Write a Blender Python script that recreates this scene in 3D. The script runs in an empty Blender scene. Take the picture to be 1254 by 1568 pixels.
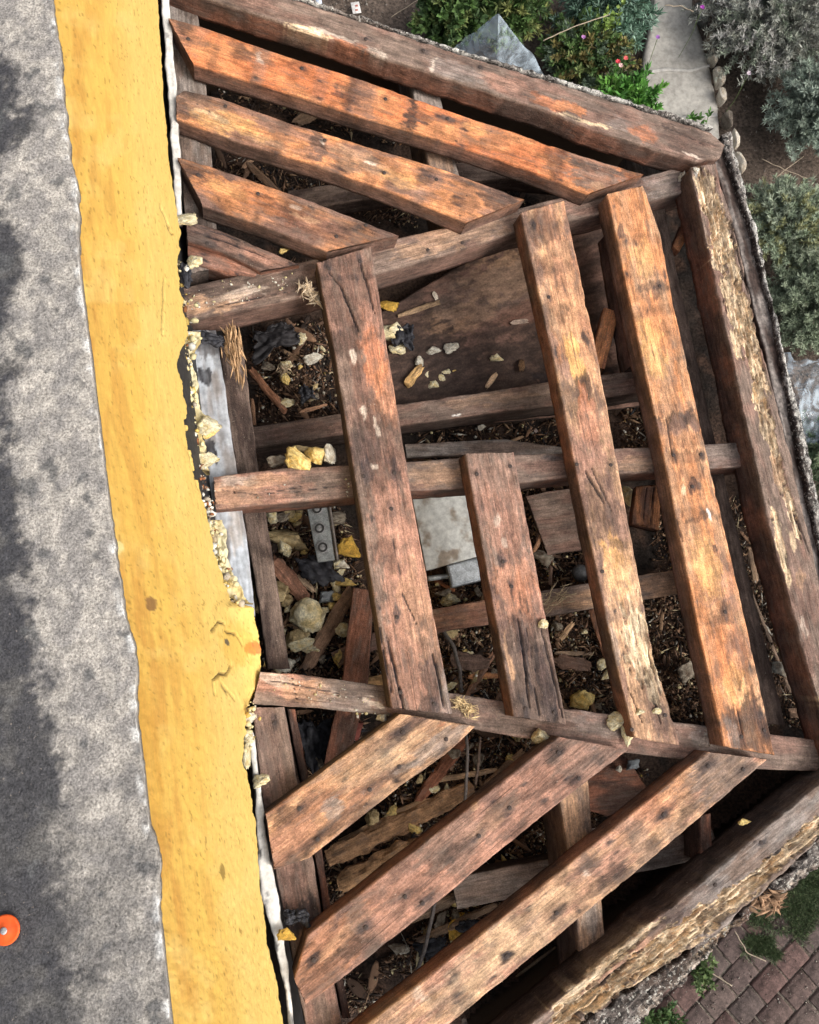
import bpy, math, random
import numpy as np
from mathutils import Vector, Matrix
random.seed(7); RS = np.random.RandomState(11)
S = bpy.context.scene
COL = S.collection
# ------------------------------------------------------------------ camera, sky, sun, exposure
F, CX, CY = 1185.0, 627.0, 784.0
ZC = 4.4
def camdir(px, py): return np.array([(px-CX)/F, -(py-CY)/F, -1.0])
g = camdir(600, 1000); g /= np.linalg.norm(g)          # plumb line
az = -g; ax = np.array([1., 0, 0]); ax = ax-ax@az*az; ax /= np.linalg.norm(ax); ay = np.cross(az, ax)
R = np.array([ax, ay, az])                              # camera -> world
CAM = np.array([0, 0, ZC])
cam = bpy.data.cameras.new('camera'); co = bpy.data.objects.new('camera', cam); COL.objects.link(co)
M4 = np.eye(4); M4[:3, :3] = R; M4[:3, 3] = CAM
co.matrix_world = Matrix(M4.tolist())
cam.sensor_fit = 'VERTICAL'; cam.sensor_height = 24; cam.lens = 24*F/1568.0
cam.clip_start = .02; cam.clip_end = 200
S.camera = co
W = bpy.data.worlds.new('World'); S.world = W; W.use_nodes = True
nt = W.node_tree; bg = nt.nodes['Background']; sky = nt.nodes.new('ShaderNodeTexSky')
sky.sky_type = 'NISHITA'; sky.sun_disc = False
SUN_EL, SUN_AZ = math.radians(42), math.radians(-24)     # azimuth as atan2(y,x) of the way to the sun
sky.sun_elevation = SUN_EL; sky.sun_rotation = math.radians(90)-SUN_AZ
sky.dust_density = 6; sky.ozone_density = .6
hsv = nt.nodes.new('ShaderNodeHueSaturation'); hsv.inputs['Saturation'].default_value = .35
nt.links.new(sky.outputs[0], hsv.inputs['Color']); nt.links.new(hsv.outputs[0], bg.inputs[0]); bg.inputs[1].default_value = .15
sl = bpy.data.lights.new('sun', 'SUN'); sl.energy = 1.05; sl.angle = math.radians(28); sl.color = (1, .955, .89)
so = bpy.data.objects.new('sun', sl); COL.objects.link(so)
sd = Vector((math.cos(SUN_EL)*math.cos(SUN_AZ), math.cos(SUN_EL)*math.sin(SUN_AZ), math.sin(SUN_EL)))
so.rotation_euler = sd.to_track_quat('Z', 'Y').to_euler(); so.location = (0, 0, 8)
S.view_settings.view_transform = 'Standard'; S.view_settings.look = 'None'
S.view_settings.gamma = 1; S.view_settings.use_curve_mapping = False
S.view_settings.exposure = 0.42
# ------------------------------------------------------------------ geometry helpers
def ray(px, py): return R@camdir(px, py)
nr = -ray(350, 1030); nr /= np.linalg.norm(nr)           # normal of the sloping bay roof
HR = 1.40
def RP(px, py, off=0.):                                  # point on the roof slope, off metres below its top
    d = ray(px, py); return CAM+d*(-(HR+off)/(d@nr))
def HP(px, py, z):                                       # point on a level plane
    d = ray(px, py); return CAM+d*((z-ZC)/d[2])
w0, w1 = RP(247, 0, .0), RP(430, 1568, .0)
wd = (w1-w0); wd[2] = 0; wd /= np.linalg.norm(wd)        # along the wall (towards image bottom)
wn = np.array([-wd[1], wd[0], 0.]); wn = wn if wn[0] > 0 else -wn
def WP(px, py):
    d = ray(px, py); return CAM+d*(((w0-CAM)@wn)/(d@wn))
UP = np.array([0, 0, 1.])
FLOOR = ZC-1.80
rt = RS.rand(48, 48, 48)
GR = RS.randn(48, 48, 48, 3); GR /= np.linalg.norm(GR, axis=-1)[..., None]
def vn(p):                                              # gradient noise, about 0..1
    i = np.floor(p).astype(int); f = p-i; i %= 48; j = (i+1) % 48; w = f*f*f*(f*(f*6-15)+10)
    X, Y, Z = (i[:, 0], j[:, 0]), (i[:, 1], j[:, 1]), (i[:, 2], j[:, 2]); r = 0
    for a in (0, 1):
        wa = w[:, 0] if a else 1-w[:, 0]
        for b in (0, 1):
            wb_ = w[:, 1] if b else 1-w[:, 1]
            for c in (0, 1):
                g_ = GR[X[a], Y[b], Z[c]]; d = g_[:, 0]*(f[:, 0]-a)+g_[:, 1]*(f[:, 1]-b)+g_[:, 2]*(f[:, 2]-c)
                r = r+wa*wb_*(w[:, 2] if c else 1-w[:, 2])*d
    return np.clip(.5+r*.82, 0, 1)
def fbm(p, o=4):                                        # 0..1
    s = 0; a = .5; t = 0
    for k in range(o): s = s+a*vn(p*2**k+k*7.3+.37); t += a; a *= .5
    return s/t
def sm(a, b, x): t = np.clip((x-a)/(b-a), 0, 1); return t*t*(3-2*t)
def mixc(c, d, m): return c*(1-m[:, None])+np.array(d)*m[:, None]
def mesh(name, v, f, col=None, mat=None, smooth=False):
    me = bpy.data.meshes.new(name); v = np.asarray(v, dtype=np.float32)
    if isinstance(f, np.ndarray):
        n, k = f.shape; me.vertices.add(len(v)); me.vertices.foreach_set('co', v.ravel())
        me.loops.add(n*k); me.loops.foreach_set('vertex_index', f.astype(np.int32).ravel())
        me.polygons.add(n); me.polygons.foreach_set('loop_start', np.arange(0, n*k, k, dtype=np.int32))
        me.update(calc_edges=True)
    else: me.from_pydata([tuple(map(float, q)) for q in v], [], f)
    if col is not None:
        a = me.color_attributes.new('Col', 'FLOAT_COLOR', 'POINT'); cc = np.ones((len(v), 4), dtype=np.float32)
        cc[:, :3] = np.clip(col, 0, 1); a.data.foreach_set('color', cc.ravel())
    if smooth: me.polygons.foreach_set('use_smooth', [True]*len(me.polygons))
    if mat: me.materials.append(mat)
    me.validate(); me.update()
    return me
def ob(name, me, parent=None, mw=None):
    o = bpy.data.objects.new(name, me); COL.objects.link(o)
    if parent is not None: o.parent = parent
    if mw is not None: o.matrix_local = mw
    return o
def tag(o, label=None, cat=None, group=None, kind=None):
    if label: o['label'] = label
    if cat: o['category'] = cat
    if group: o['group'] = group
    if kind: o['kind'] = kind
    return o
def empty(name, loc, label, cat, group=None):
    o = bpy.data.objects.new(name, None); COL.objects.link(o); o.location = tuple(map(float, loc)); o.empty_display_size = .05
    return tag(o, label, cat, group)
def frame(o, u, v, n):
    m = np.eye(4); m[:3, 0] = u; m[:3, 1] = v; m[:3, 2] = n; m[:3, 3] = o; return m
def MX(m): return Matrix(m.tolist())
def grid_faces(nu, nv, off=0):
    i = np.arange(nu-1)[:, None]*nv+np.arange(nv-1)[None, :]+off
    return np.stack([i, i+nv, i+nv+1, i+1], -1).reshape(-1, 4)
def poly(pts, n):                                       # resample a polyline by arc fraction
    p = np.array(pts, float); d = np.r_[0, np.cumsum(np.linalg.norm(np.diff(p, axis=0), axis=1))]; t = np.linspace(0, d[-1], n)
    return np.stack([np.interp(t, d, p[:, k]) for k in range(p.shape[1])], -1)
# ------------------------------------------------------------------ materials
def vmat(name, rough=.85, scale=(12, 190, 190), lo=.62, hi=1.3, bump=.35, bdist=.002, detail=5, speck=0, spec=.3, metal=0, rng=(.36, .64), grit=None, gk=.3, wood=False, crust=None):
    m = bpy.data.materials.new(name); m.use_nodes = True; t = m.node_tree; N = t.nodes; L = t.links; b = N['Principled BSDF']
    at = N.new('ShaderNodeAttribute'); at.attribute_name = 'Col'; tc = N.new('ShaderNodeTexCoord')
    oi = N.new('ShaderNodeObjectInfo'); off = N.new('ShaderNodeVectorMath'); off.operation = 'SCALE'; cv = N.new('ShaderNodeCombineXYZ')
    for k in range(3): L.new(oi.outputs['Random'], cv.inputs[k])
    off.inputs['Scale'].default_value = 7.31; L.new(cv.outputs[0], off.inputs[0]); ad = N.new('ShaderNodeVectorMath'); L.new(tc.outputs['Object'], ad.inputs[0]); L.new(off.outputs[0], ad.inputs[1])
    def noise(sc, det, ro=.65):
        mp = N.new('ShaderNodeMapping'); mp.inputs['Scale'].default_value = sc; L.new(ad.outputs[0] if wood else tc.outputs['Object'], mp.inputs[0])
        z = N.new('ShaderNodeTexNoise'); z.inputs['Scale'].default_value = 1; z.inputs['Detail'].default_value = det; z.inputs['Roughness'].default_value = ro; L.new(mp.outputs[0], z.inputs['Vector']); return z.outputs[0]
    def ramp(src, a, b_, c, d):
        q = N.new('ShaderNodeMapRange'); L.new(src, q.inputs[0])
        for k, v in enumerate((a, b_, c, d)): q.inputs[k+1].default_value = v
        return q.outputs[0]
    def mul(a, b_):
        q = N.new('ShaderNodeMath'); q.operation = 'MULTIPLY'; L.new(a, q.inputs[0]); L.new(b_, q.inputs[1]); return q.outputs[0]
    def mixto(src, fac, colr):
        q = N.new('ShaderNodeMix'); q.data_type = 'RGBA'; L.new(fac, q.inputs[0]); L.new(src, q.inputs[6]); q.inputs[7].default_value = tuple(colr)+(1,); return q.outputs[2]
    n1 = noise(scale, detail); fac = ramp(n1, rng[0], rng[1], lo, hi); hgt = n1
    if grit:
        n2 = noise((grit,)*3, 3, .7); fac = mul(fac, ramp(n2, .32, .68, 1-gk, 1+gk)); q = N.new('ShaderNodeMath'); q.operation = 'ADD'; L.new(n1, q.inputs[0]); L.new(n2, q.inputs[1]); hgt = q.outputs[0]
    if wood:
        fac = mul(fac, ramp(oi.outputs['Random'], 0, 1, .88, 1.12)); fac = mul(fac, ramp(noise((170, 9, 9), 2), .35, .65, .95, 1.04))      # faint saw marks across the grain
        fac = mul(fac, ramp(noise((24, 40, 40), 7, .78), .36, .64, .52, 1.38))  # weather blotches
    mu = N.new('ShaderNodeVectorMath'); mu.operation = 'SCALE'; L.new(at.outputs['Color'], mu.inputs[0]); L.new(fac, mu.inputs['Scale']); out = mu.outputs[0]
    if wood:
        out = mixto(out, ramp(noise((5, 420, 420), 3), .62, .70, 0, .8), (.035, .022, .018))   # fine dark checks along the grain
        out = mixto(out, ramp(noise((18, 60, 60), 6, .7), .52, .64, 0, .55), (.165, .122, .10))    # grey weathering
    if speck:
        out = mixto(out, ramp(noise((240,)*3, 4), .66, .72, 0, speck), (.60, .50, .41))
        out = mixto(out, ramp(noise((130,)*3, 5), .34, .27, 0, .8), (.03, .022, .02))
    if crust:
        out = mixto(out, ramp(noise((crust,)*3, 6, .75), .50, .56, 0, .95), (.035, .03, .028))
        out = mixto(out, ramp(noise((crust*1.7,)*3, 5, .75), .56, .60, 0, .95), (.66, .63, .56))
    L.new(out, b.inputs['Base Color']); b.inputs['Roughness'].default_value = rough
    b.inputs['Specular IOR Level'].default_value = spec; b.inputs['Metallic'].default_value = metal
    if bump:
        bp = N.new('ShaderNodeBump'); bp.inputs['Strength'].default_value = bump; bp.inputs['Distance'].default_value = bdist
        L.new(hgt, bp.inputs['Height']); L.new(bp.outputs[0], b.inputs['Normal'])
    return m
MWOOD = vmat('weathered_wood', scale=(13, 210, 210), lo=.95, hi=1.62, speck=.5, bump=.8, bdist=.003, grit=330, gk=.28, wood=True)
MCRUST = vmat('crusty_stucco', scale=(60, 60, 60), lo=.5, hi=1.4, bump=1, bdist=.006, grit=260, gk=.4, crust=75)
MCHIP = vmat('wood_chip', scale=(150, 150, 150), bump=.4)
MPLY = vmat('dirty_plywood', scale=(30, 60, 60), lo=.6, hi=1.35, detail=7, grit=200, gk=.3, speck=.25, bump=.4)
MSTUC = vmat('painted_stucco', rough=.6, scale=(45, 45, 150), lo=.90, hi=1.06, grit=330, gk=.06, bump=.35, bdist=.002, detail=6)
MROOF = vmat('roof_coating', rough=.75, scale=(150, 150, 150), lo=.80, hi=1.2, bump=.8, bdist=.002, detail=5, grit=430, gk=.5, speck=.35)
MSOIL = vmat('soil', rough=.95, scale=(160, 160, 160), lo=.4, hi=1.6, bump=.8, bdist=.006, detail=6)
MGRND = vmat('garden_soil', rough=.95, scale=(50, 50, 50), lo=.45, hi=1.6, bump=.8, bdist=.02, detail=8)
MFOAM = vmat('foam', rough=.9, scale=(3, 3, 3), lo=.7, hi=1.15, grit=6, gk=.12, bump=.7, bdist=.003, detail=4)
MFELT = vmat('felt', rough=.6, scale=(90, 90, 90), lo=.5, hi=1.6, bump=.4, bdist=.002)
MMET = vmat('dull_metal', rough=.5, scale=(60, 60, 60), lo=.6, hi=1.15, bump=.15, metal=.3, spec=.5, grit=300, gk=.3)
MPAINT = vmat('flaking_paint', rough=.6, scale=(60, 60, 60), lo=.7, hi=1.1, bump=.3)
MLEAF = vmat('leaf', rough=.6, scale=(60, 60, 60), lo=.7, hi=1.3, bump=0)
MSTONE = vmat('stone', rough=.9, grit=200, gk=.3, scale=(50, 50, 50), lo=.55, hi=1.25, bump=.7, bdist=.008, detail=7)
MCONC = vmat('concrete', rough=.9, scale=(28, 28, 28), lo=.75, hi=1.15, bump=.4, bdist=.006, detail=9)
MBRICK = vmat('brick_face', rough=.9, grit=150, gk=.3, scale=(22, 22, 22), lo=.5, hi=1.35, bump=.6, bdist=.006, detail=7)
# ------------------------------------------------------------------ colours (albedo)
C = dict(fm=(.74, .66, .42), fy=(.60, .45, .18), met=(.46, .49, .53), dk=(.055, .036, .029), gb=(.178, .127, .100), rb=(.20, .085, .052), og=(.47, .205, .092), br=(.20, .116, .088),
         tan=(.60, .45, .29), ink=(.024, .022, .026), pale=(.60, .50, .41), pk=(.38, .20, .14), wh=(.75, .72, .66),
         hot=(.50, .17, .07), yel=(.62, .34, .13), gry=(.23, .20, .18), lt=(.45, .27, .16))
# ------------------------------------------------------------------ timber
def board(name, e1, e2, off=0., t=.045, top=('br', 'gb'), side='rb', feats=(), seed=1, z=None, label=None, cat=None, parent=None,
          du=.004, dv=.0022, rough=.0012, wob=.0015, ends=.006, group=None, mat=None, grit=0):
    P = (lambda q: RP(q[0], q[1], off)) if z is None else (lambda q: HP(q[0], q[1], z))
    n = nr if z is None else UP
    E1 = np.array([P(q) for q in e1]); E2 = np.array([P(q) for q in e2])
    L = .5*(np.linalg.norm(E1[-1]-E1[0])+np.linalg.norm(E2[-1]-E2[0])); nu = int(max(8, L/du))
    E1, E2 = poly(E1, nu), poly(E2, nu)
    o = (E1[0]+E2[0])/2; u = (E1[-1]+E2[-1])/2-o; u -= u@n*n; u /= np.linalg.norm(u); v = np.cross(n, u)
    loc = lambda q: np.stack([(q-o)@u, (q-o)@v], -1)
    A, B = loc(E1), loc(E2)
    flip = A[:, 1].mean() > B[:, 1].mean()
    if flip: A, B = B, A
    wdt = np.abs(B[:, 1]-A[:, 1]).mean(); nv = int(max(6, wdt/dv))
    rs = seed*13.7
    if 40 <= seed <= 51: wob = .0009; ends = .009
    nz1 = lambda a, sc, k: (fbm(np.stack([a*sc+rs, np.full_like(a, k*3.1+rs), np.full_like(a, 1.7)], -1), 4)-.5)*2
    A[:, 1] += nz1(A[:, 0], 25, 1)*wob*1.5; B[:, 1] += nz1(B[:, 0], 25, 2)*wob*1.5
    ns = 7
    ta = np.linspace(0, 1, nv)
    U = A[:, None, 0]*(1-ta)+B[:, None, 0]*ta; V = A[:, None, 1]*(1-ta)+B[:, None, 1]*ta
    # ragged ends
    for idx, s in ((0, 1), (nu-1, -1)):
        U[idx] += s*ends*.6*(fbm(np.stack([V[idx]*90+rs, V[idx]*0+idx, V[idx]*0], -1), 3)-.2)
    p = np.stack([U.ravel(), V.ravel(), np.full(U.size, seed*.37)], -1)
    Z = (fbm(p*np.array([14, 120, 1])+rs, 4).reshape(U.shape)-.5)*2*rough
    ed = np.minimum(V-A[:, None, 1], B[:, None, 1]-V)
    chip = fbm(p*np.array([30, 30, 1])+rs+9, 3).reshape(U.shape)
    Z -= (1-sm(0, 1, ed/(.0008+.012*chip**4)))*(.0006+.012*chip**4)
    # colour of the top
    def colour(p, base, other):
        c = np.tile(np.array(C[base]), (len(p), 1))
        m = sm(.42, .62, fbm(p*np.array([9, 32, 9])+rs, 5)); c = mixc(c, C[other], m*.85)
        k = .78+.45*fbm(p*np.array([30, 60, 30])+rs+3, 3); c *= k[:, None]
        return c
    c = colour(p, top[0], top[1]); dz = np.zeros(len(p)); wear = fbm(p*np.array([28, 70, 1])+rs+20, 5); wl = 0; fine = fbm(p*np.array([90, 260, 1])+rs+31, 4); fine2 = fbm(p*np.array([40, 150, 1])+rs+45, 4)
    wx_ = (fbm(p*np.array([22, 40, 1])+rs+61, 4)-.5)*.045; wy_ = (fbm(p*np.array([22, 40, 1])+rs+67, 4)-.5)*.030
    pu, pv = p[:, 0], p[:, 1]
    if 40 <= seed <= 51:
        rb_ = np.random.RandomState(seed); ub = rb_.uniform(.03, .08); um = U.max()
        while ub < um:
            hw_ = rb_.uniform(.006, .016); m = (1-sm(.6, 1.25, np.abs(pu+wx_*.25-ub)/hw_+(fine-.5)*1.2))*rb_.uniform(.12, .5); c = mixc(c, C[('dk', 'gb', 'ink', 'br')[rb_.randint(4)]], m)
            for q in range(rb_.randint(1, 4)):
                a_ = ub+rb_.uniform(-.01, .01); b_ = rb_.uniform(V.min()*.8, V.max()*.8); d = np.hypot((pu+wx_*.25-a_)/rb_.uniform(1, 3.4), pv+wy_*.25-b_); c = mixc(c, C['ink'], (1-sm(.001, rb_.uniform(.003, .007), d+(fine-.5)*.008))*.85)
            ub += rb_.uniform(.05, .13)
    fl = []
    for f in feats:
        if f[0] in ('crack', 'knot'): fl.append(f); continue
        fl.append(f)
    nails = []
    def uv(q):
        w = P(q)-o; return w@u, w@v
    sidecracks = []
    for f in fl:
        if f[0] == 'crack':
            q = poly([uv(x) for x in f[1]], 60); w = f[2]*.00062; dep = f[3]*.001
            q[:, 1] += (fbm(np.stack([q[:, 0]*40+rs, q[:, 0]*0, q[:, 0]*0+2], -1), 3)-.5)*.0035
            d = np.abs(pv-np.interp(pu, q[:, 0] if q[0, 0] < q[-1, 0] else q[::-1, 0], q[:, 1] if q[0, 0] < q[-1, 0] else q[::-1, 1]))
            lo_, hi_ = min(q[0, 0], q[-1, 0]), max(q[0, 0], q[-1, 0]); tt = np.clip((pu-lo_)/(hi_-lo_+1e-6), 0, 1)
            ww = w*(np.sin(tt*math.pi)**.5+.1); inside = ((pu > lo_) & (pu < hi_))
            m = (1-sm(.45, 1.1, d/(ww+1e-4)))*inside
            dz -= m*dep; c = mixc(c, C['ink'], m*.95)
        elif f[0] == 'nail':
            a, b = uv(f[1:3]); el = 1.3+2.4*((a*731+seed*.37) % 1); d = np.hypot((pu+wx_*.3-a)/el, (pv+wy_*.3-b))
            c = mixc(c, C['ink'], (1-sm(.0025, .0085+.004*((a*317+seed*.7) % 1), d+(wear-.5)*.022+(fine-.5)*.010))*(.35+.5*((a*913) % 1))); nails.append((a, b))
        elif f[0] == 'rot':
            _, px, py, ru, rv, dep = f; ru *= 1.2; rv *= 1.3; a, b = uv((px, py)); d = np.sqrt(((pu-a)/(ru*.001))**2+((pv-b)/(rv*.001))**2)
            m = sm(.0, .22, 1-d+(wear-.5)*1.7)
            rid = fbm(p*np.array([8, 280, 1])+rs+50, 3); blk = fbm(p*np.array([16, 190, 1])+rs+70, 4); stp = np.floor((.35*rid+.65*fbm(p*np.array([9, 120, 1])+rs+88, 4))*9)/9*.5+.25*rid+.25*blk
            m = sm(.0, .08, 1.08-d+(wear-.5)*2.0+(fine-.5)*.9)
            dz -= m*dep*.001*(.2+1.5*sm(.3, .7, stp)+.25*(blk-.5))
            cc = np.tile(np.array(C['tan']), (len(p), 1)); cc = mixc(cc, (.70, .58, .42), sm(.5, .62, blk)*.6); cc = mixc(cc, C['lt'], sm(.46, .36, fine2)*.6)
            cc = mixc(cc, C['dk'], sm(.60, .65, rid)*.85); cc = mixc(cc, C['pale'], sm(.58, .66, stp)*.4); m2 = m[:, None]; c = c*(1-m2)+cc*m2
        else:
            k, px, py, ru, rv, st = f; a, b = uv((px, py)); ru *= 1.1; d = np.sqrt(((pu+wx_-a)/(ru*.001))**2+((pv+wy_-b)/(rv*.001))**2)
            m = sm(-.10, .20, 1-d+(wear-.5)*1.7+(fine-.5)*.9)*st*(.55+.9*fine2)
            c = mixc(c, C[k], np.clip(m, 0, 1))
    if grit: dz = dz+(fbm(p*np.array([110, 110, 1])+rs+5, 4)-.45)*2*grit
    Z += dz.reshape(U.shape); topc = c.reshape(nu, nv, 3)
    # sides (both), from the top edge down
    zs = np.linspace(0, 1, ns+1)[1:]
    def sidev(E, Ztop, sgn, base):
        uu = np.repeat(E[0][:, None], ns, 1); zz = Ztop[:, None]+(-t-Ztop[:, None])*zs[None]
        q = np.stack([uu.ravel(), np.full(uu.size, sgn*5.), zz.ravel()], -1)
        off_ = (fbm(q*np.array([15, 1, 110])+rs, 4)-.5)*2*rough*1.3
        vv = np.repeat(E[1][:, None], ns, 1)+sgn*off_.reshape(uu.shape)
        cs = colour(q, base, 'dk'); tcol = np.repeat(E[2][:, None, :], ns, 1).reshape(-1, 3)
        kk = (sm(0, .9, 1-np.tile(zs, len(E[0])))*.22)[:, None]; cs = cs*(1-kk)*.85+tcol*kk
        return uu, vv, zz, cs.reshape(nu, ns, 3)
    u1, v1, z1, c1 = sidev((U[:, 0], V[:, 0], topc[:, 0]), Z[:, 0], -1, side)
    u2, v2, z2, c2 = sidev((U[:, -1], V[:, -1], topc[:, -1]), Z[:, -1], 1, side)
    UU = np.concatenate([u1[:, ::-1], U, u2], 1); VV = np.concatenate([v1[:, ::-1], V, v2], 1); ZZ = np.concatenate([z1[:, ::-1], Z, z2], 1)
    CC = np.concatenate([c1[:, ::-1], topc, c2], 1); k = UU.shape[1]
    vs = np.stack([UU.ravel(), VV.ravel(), ZZ.ravel()], -1)
    fs = grid_faces(nu, k)
    i = np.arange(nu-1)*k; bot = np.stack([i+k-1, i+2*k-1, i+k, i], -1)
    # end caps: strips between the two halves of the profile
    caps = []
    for s, base in ((0, 0), (1, (nu-1)*k)):
        h = k//2
        a_ = base+np.arange(h); b_ = base+k-1-np.arange(h)
        for j in range(h-1):
            q = [a_[j], a_[j+1], b_[j+1], b_[j]]
            if len(set(q)) == 4: caps.append(q if s else q[::-1])
    allf = np.concatenate([fs, bot, np.array(caps)], 0)[:, ::-1]
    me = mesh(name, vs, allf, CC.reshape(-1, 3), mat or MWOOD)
    r = ob(name, me, parent, MX(frame(o, u, v, n)))
    if label: tag(r, label, cat or 'timber', group)
    for a, b in nails:
        q = ob('nail', NAIL, r, Matrix.Translation((float(a), float(b), .0012)))
    return r
def lathe(prof, seg=14):
    v = []; f = []
    for r_, z_ in prof:
        for k in range(seg): a = 2*math.pi*k/seg; v.append((r_*math.cos(a), r_*math.sin(a), z_))
    for i in range(len(prof)-1):
        for k in range(seg): f.append((i*seg+k, i*seg+(k+1) % seg, (i+1)*seg+(k+1) % seg, (i+1)*seg+k))
    f.append(tuple(range(seg))[::-1]); f.append(tuple((len(prof)-1)*seg+k for k in range(seg)))
    return v, f
v_, f_ = lathe([(.002, -.004), (.0040, -.0010), (.0039, .0004), (.0022, .0009)], 10)
NAIL = mesh('nail', v_, f_, np.tile([.06, .045, .04], (len(v_), 1)), MCHIP)
TR = dict(label=None)

# ================================================================== LARGE STRUCTURE
# garden ground
nx = 220; gx = np.linspace(-5, 7, nx); gy = np.linspace(-6, 7, nx); X, Y = np.meshgrid(gx, gy, indexing='ij')
p = np.stack([X.ravel(), Y.ravel(), X.ravel()*0], -1); h = (fbm(p*3, 5)-.5)*.05
c = mixc(np.tile([.14, .105, .082], (len(p), 1)), (.085, .064, .05), sm(.4, .6, fbm(p*5+3, 5)))
p[:, 2] = h-.03
tag(ob('ground', mesh('ground', p, grid_faces(nx, nx), c, MGRND, True)), kind='structure')
GZ = .0
# concrete path
def ribbon(name, e1, e2, z, t, col1, col2, mat, n=60, m=14, amp=.004, bumpy=6, edge=.0):
    E1 = poly([HP(*q, z) for q in e1], n); E2 = poly([HP(*q, z) for q in e2], n)
    s = np.linspace(0, 1, m)[None, :, None]; P = E1[:, None]*(1-s)+E2[:, None]*s
    P[..., 2] += (fbm(P.reshape(-1, 3)*bumpy, 4).reshape(n, m)-.5)*2*amp
    if edge:
        for j in (0, -1): P[:, j, :2] += ((fbm(P[:, j]*22+j, 4)-.5)*2*edge)[:, None]
    lo1 = P[:, :1].copy(); lo1[..., 2] = z-t; lo2 = P[:, -1:].copy(); lo2[..., 2] = z-t
    P = np.concatenate([lo1, P, lo2], 1); q = P.reshape(-1, 3)
    c = mixc(np.tile(np.array(col1), (len(q), 1)), col2, sm(.35, .65, fbm(q*7+2, 5)))
    return mesh(name, q, grid_faces(n, m+2), c, mat), q
path = ribbon('path', [(1015, -260), (1005, -60), (1000, 20), (985, 90), (978, 160), (985, 300)], [(1040, -260), (1052, -60), (1062, 20), (1082, 90), (1098, 160), (1110, 300)],
              .03, .06, (.46, .435, .39), (.36, .34, .305), MCONC, amp=.003, edge=.015)[0]
pa = tag(ob('path', path), kind='structure')
j1, _ = ribbon('path_joint', [(985, 108), (1020, 103), (1055, 106), (1086, 98)], [(987, 113), (1021, 108), (1056, 110), (1087, 102)], .037, .006, (.5, .48, .45), (.42, .4, .37), MCONC, n=30, m=4, amp=.001, edge=.006)
ob('path_joint', j1, pa)
j1, _ = ribbon('path_joint', [(1000, 168), (1040, 178), (1098, 172)], [(1000, 174), (1040, 185), (1099, 178)], .037, .006, (.5, .48, .45), (.42, .4, .37), MCONC, n=30, m=4, amp=.001, edge=.006)
ob('path_joint', j1, pa)
# brick paving: every brick a piece
def brickmesh(l, w, hgt, seed):
    a, b, cc = l/2, w/2, hgt; e = .006; r = np.random.RandomState(seed)
    v = [(-a, -b, 0), (a, -b, 0), (a, b, 0), (-a, b, 0), (-a, -b, cc-e), (a, -b, cc-e), (a, b, cc-e), (-a, b, cc-e),
         (-a+e, -b+e, cc), (a-e, -b+e, cc), (a-e, b-e, cc), (-a+e, b-e, cc)]
    v = np.array(v)+r.randn(12, 3)*[.002, .002, .0015]
    f = np.array([(0, 1, 5, 4), (1, 2, 6, 5), (2, 3, 7, 6), (3, 0, 4, 7), (4, 5, 9, 8), (5, 6, 10, 9), (6, 7, 11, 10), (7, 4, 8, 11), (8, 9, 10, 11)])
    base = np.array([(.115, .078, .068), (.105, .074, .066), (.128, .078, .068), (.10, .074, .066), (.118, .085, .074)])[seed % 5]
    return mesh('brick', v, f, np.tile(base, (12, 1)), MBRICK)
BM = [brickmesh(.162, .118, .05, k) for k in range(10)]
bc = HP(1130, 1490, 0)
bp_ = bpy.data.objects.new('brick_paving', None)
# bed of the paving is a sheet
ang = math.radians(42)
bu = np.array([math.cos(ang), math.sin(ang), 0]); bv = np.array([-math.sin(ang), math.cos(ang), 0])
q = [bc+bu*a+bv*b for a, b in ((-1.4, -1.3), (1.2, -1.3), (1.2, .75), (-1.4, .75))]; n_ = 60
s = np.linspace(0, 1, n_); P = np.array([[(q[0]*(1-a)+q[1]*a)*(1-b)+(q[3]*(1-a)+q[2]*a)*b for b in s] for a in s]).reshape(-1, 3)
P[:, 2] = .018+(fbm(P*20, 4)-.5)*.014
cbed = mixc(np.tile([.13, .105, .085], (len(P), 1)), (.2, .17, .14), sm(.4, .6, fbm(P*14, 4)))
bp_ = tag(ob('brick_pavement', mesh('brick_pavement', P, grid_faces(n_, n_), cbed, MGRND)), kind='structure')
for r_ in range(-9, 5):
    for k in range(-7, 7):
        a = k*.172+(.086 if r_ % 2 else 0)+random.uniform(-.003, .003); b = r_*.128+random.uniform(-.003, .003)
        pos = bc+bu*a+bv*b
        o = ob('brick', random.choice(BM), bp_)
        o.location = (pos[0], pos[1], -.020+random.uniform(-.005, .004)); o.rotation_euler = (random.uniform(-.02, .02), random.uniform(-.02, .02), ang+random.uniform(-.02, .02))

# yellow house wall, grid on a plumb plane between its top line and its broken lower edge
WT = [(56, -190), (78, 0), (91, 98), (105, 232), (116, 286), (117, 393), (132, 527), (145, 670), (149, 700), (166, 783), (191, 949), (205, 988), (209, 1120), (224, 1259), (243, 1314), (243, 1419), (257, 1568), (280, 1760)]
WB = [(222, -190), (241, 0), (250, 147), (261, 259), (270, 321), (276, 357), (270, 402), (277, 446), (281, 482), (288, 513), (275, 536), (273, 562), (281, 607), (288, 634), (286, 670), (293, 700),
      (307, 750), (318, 800), (327, 849), (349, 910), (354, 921), (387, 930), (396, 977), (401, 1054), (382, 1074), (376, 1110), (370, 1165), (382, 1209), (390, 1253), (396, 1336), (410, 1447), (426, 1514), (434, 1568), (452, 1760)]
ztop = np.mean([WP(*q)[2] for q in WT[1:-1]])
nW, mW = 760, 120
yy = np.linspace(-180, 1750, nW); wb = np.interp(yy, [q[1] for q in WB], [q[0] for q in WB])
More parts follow.
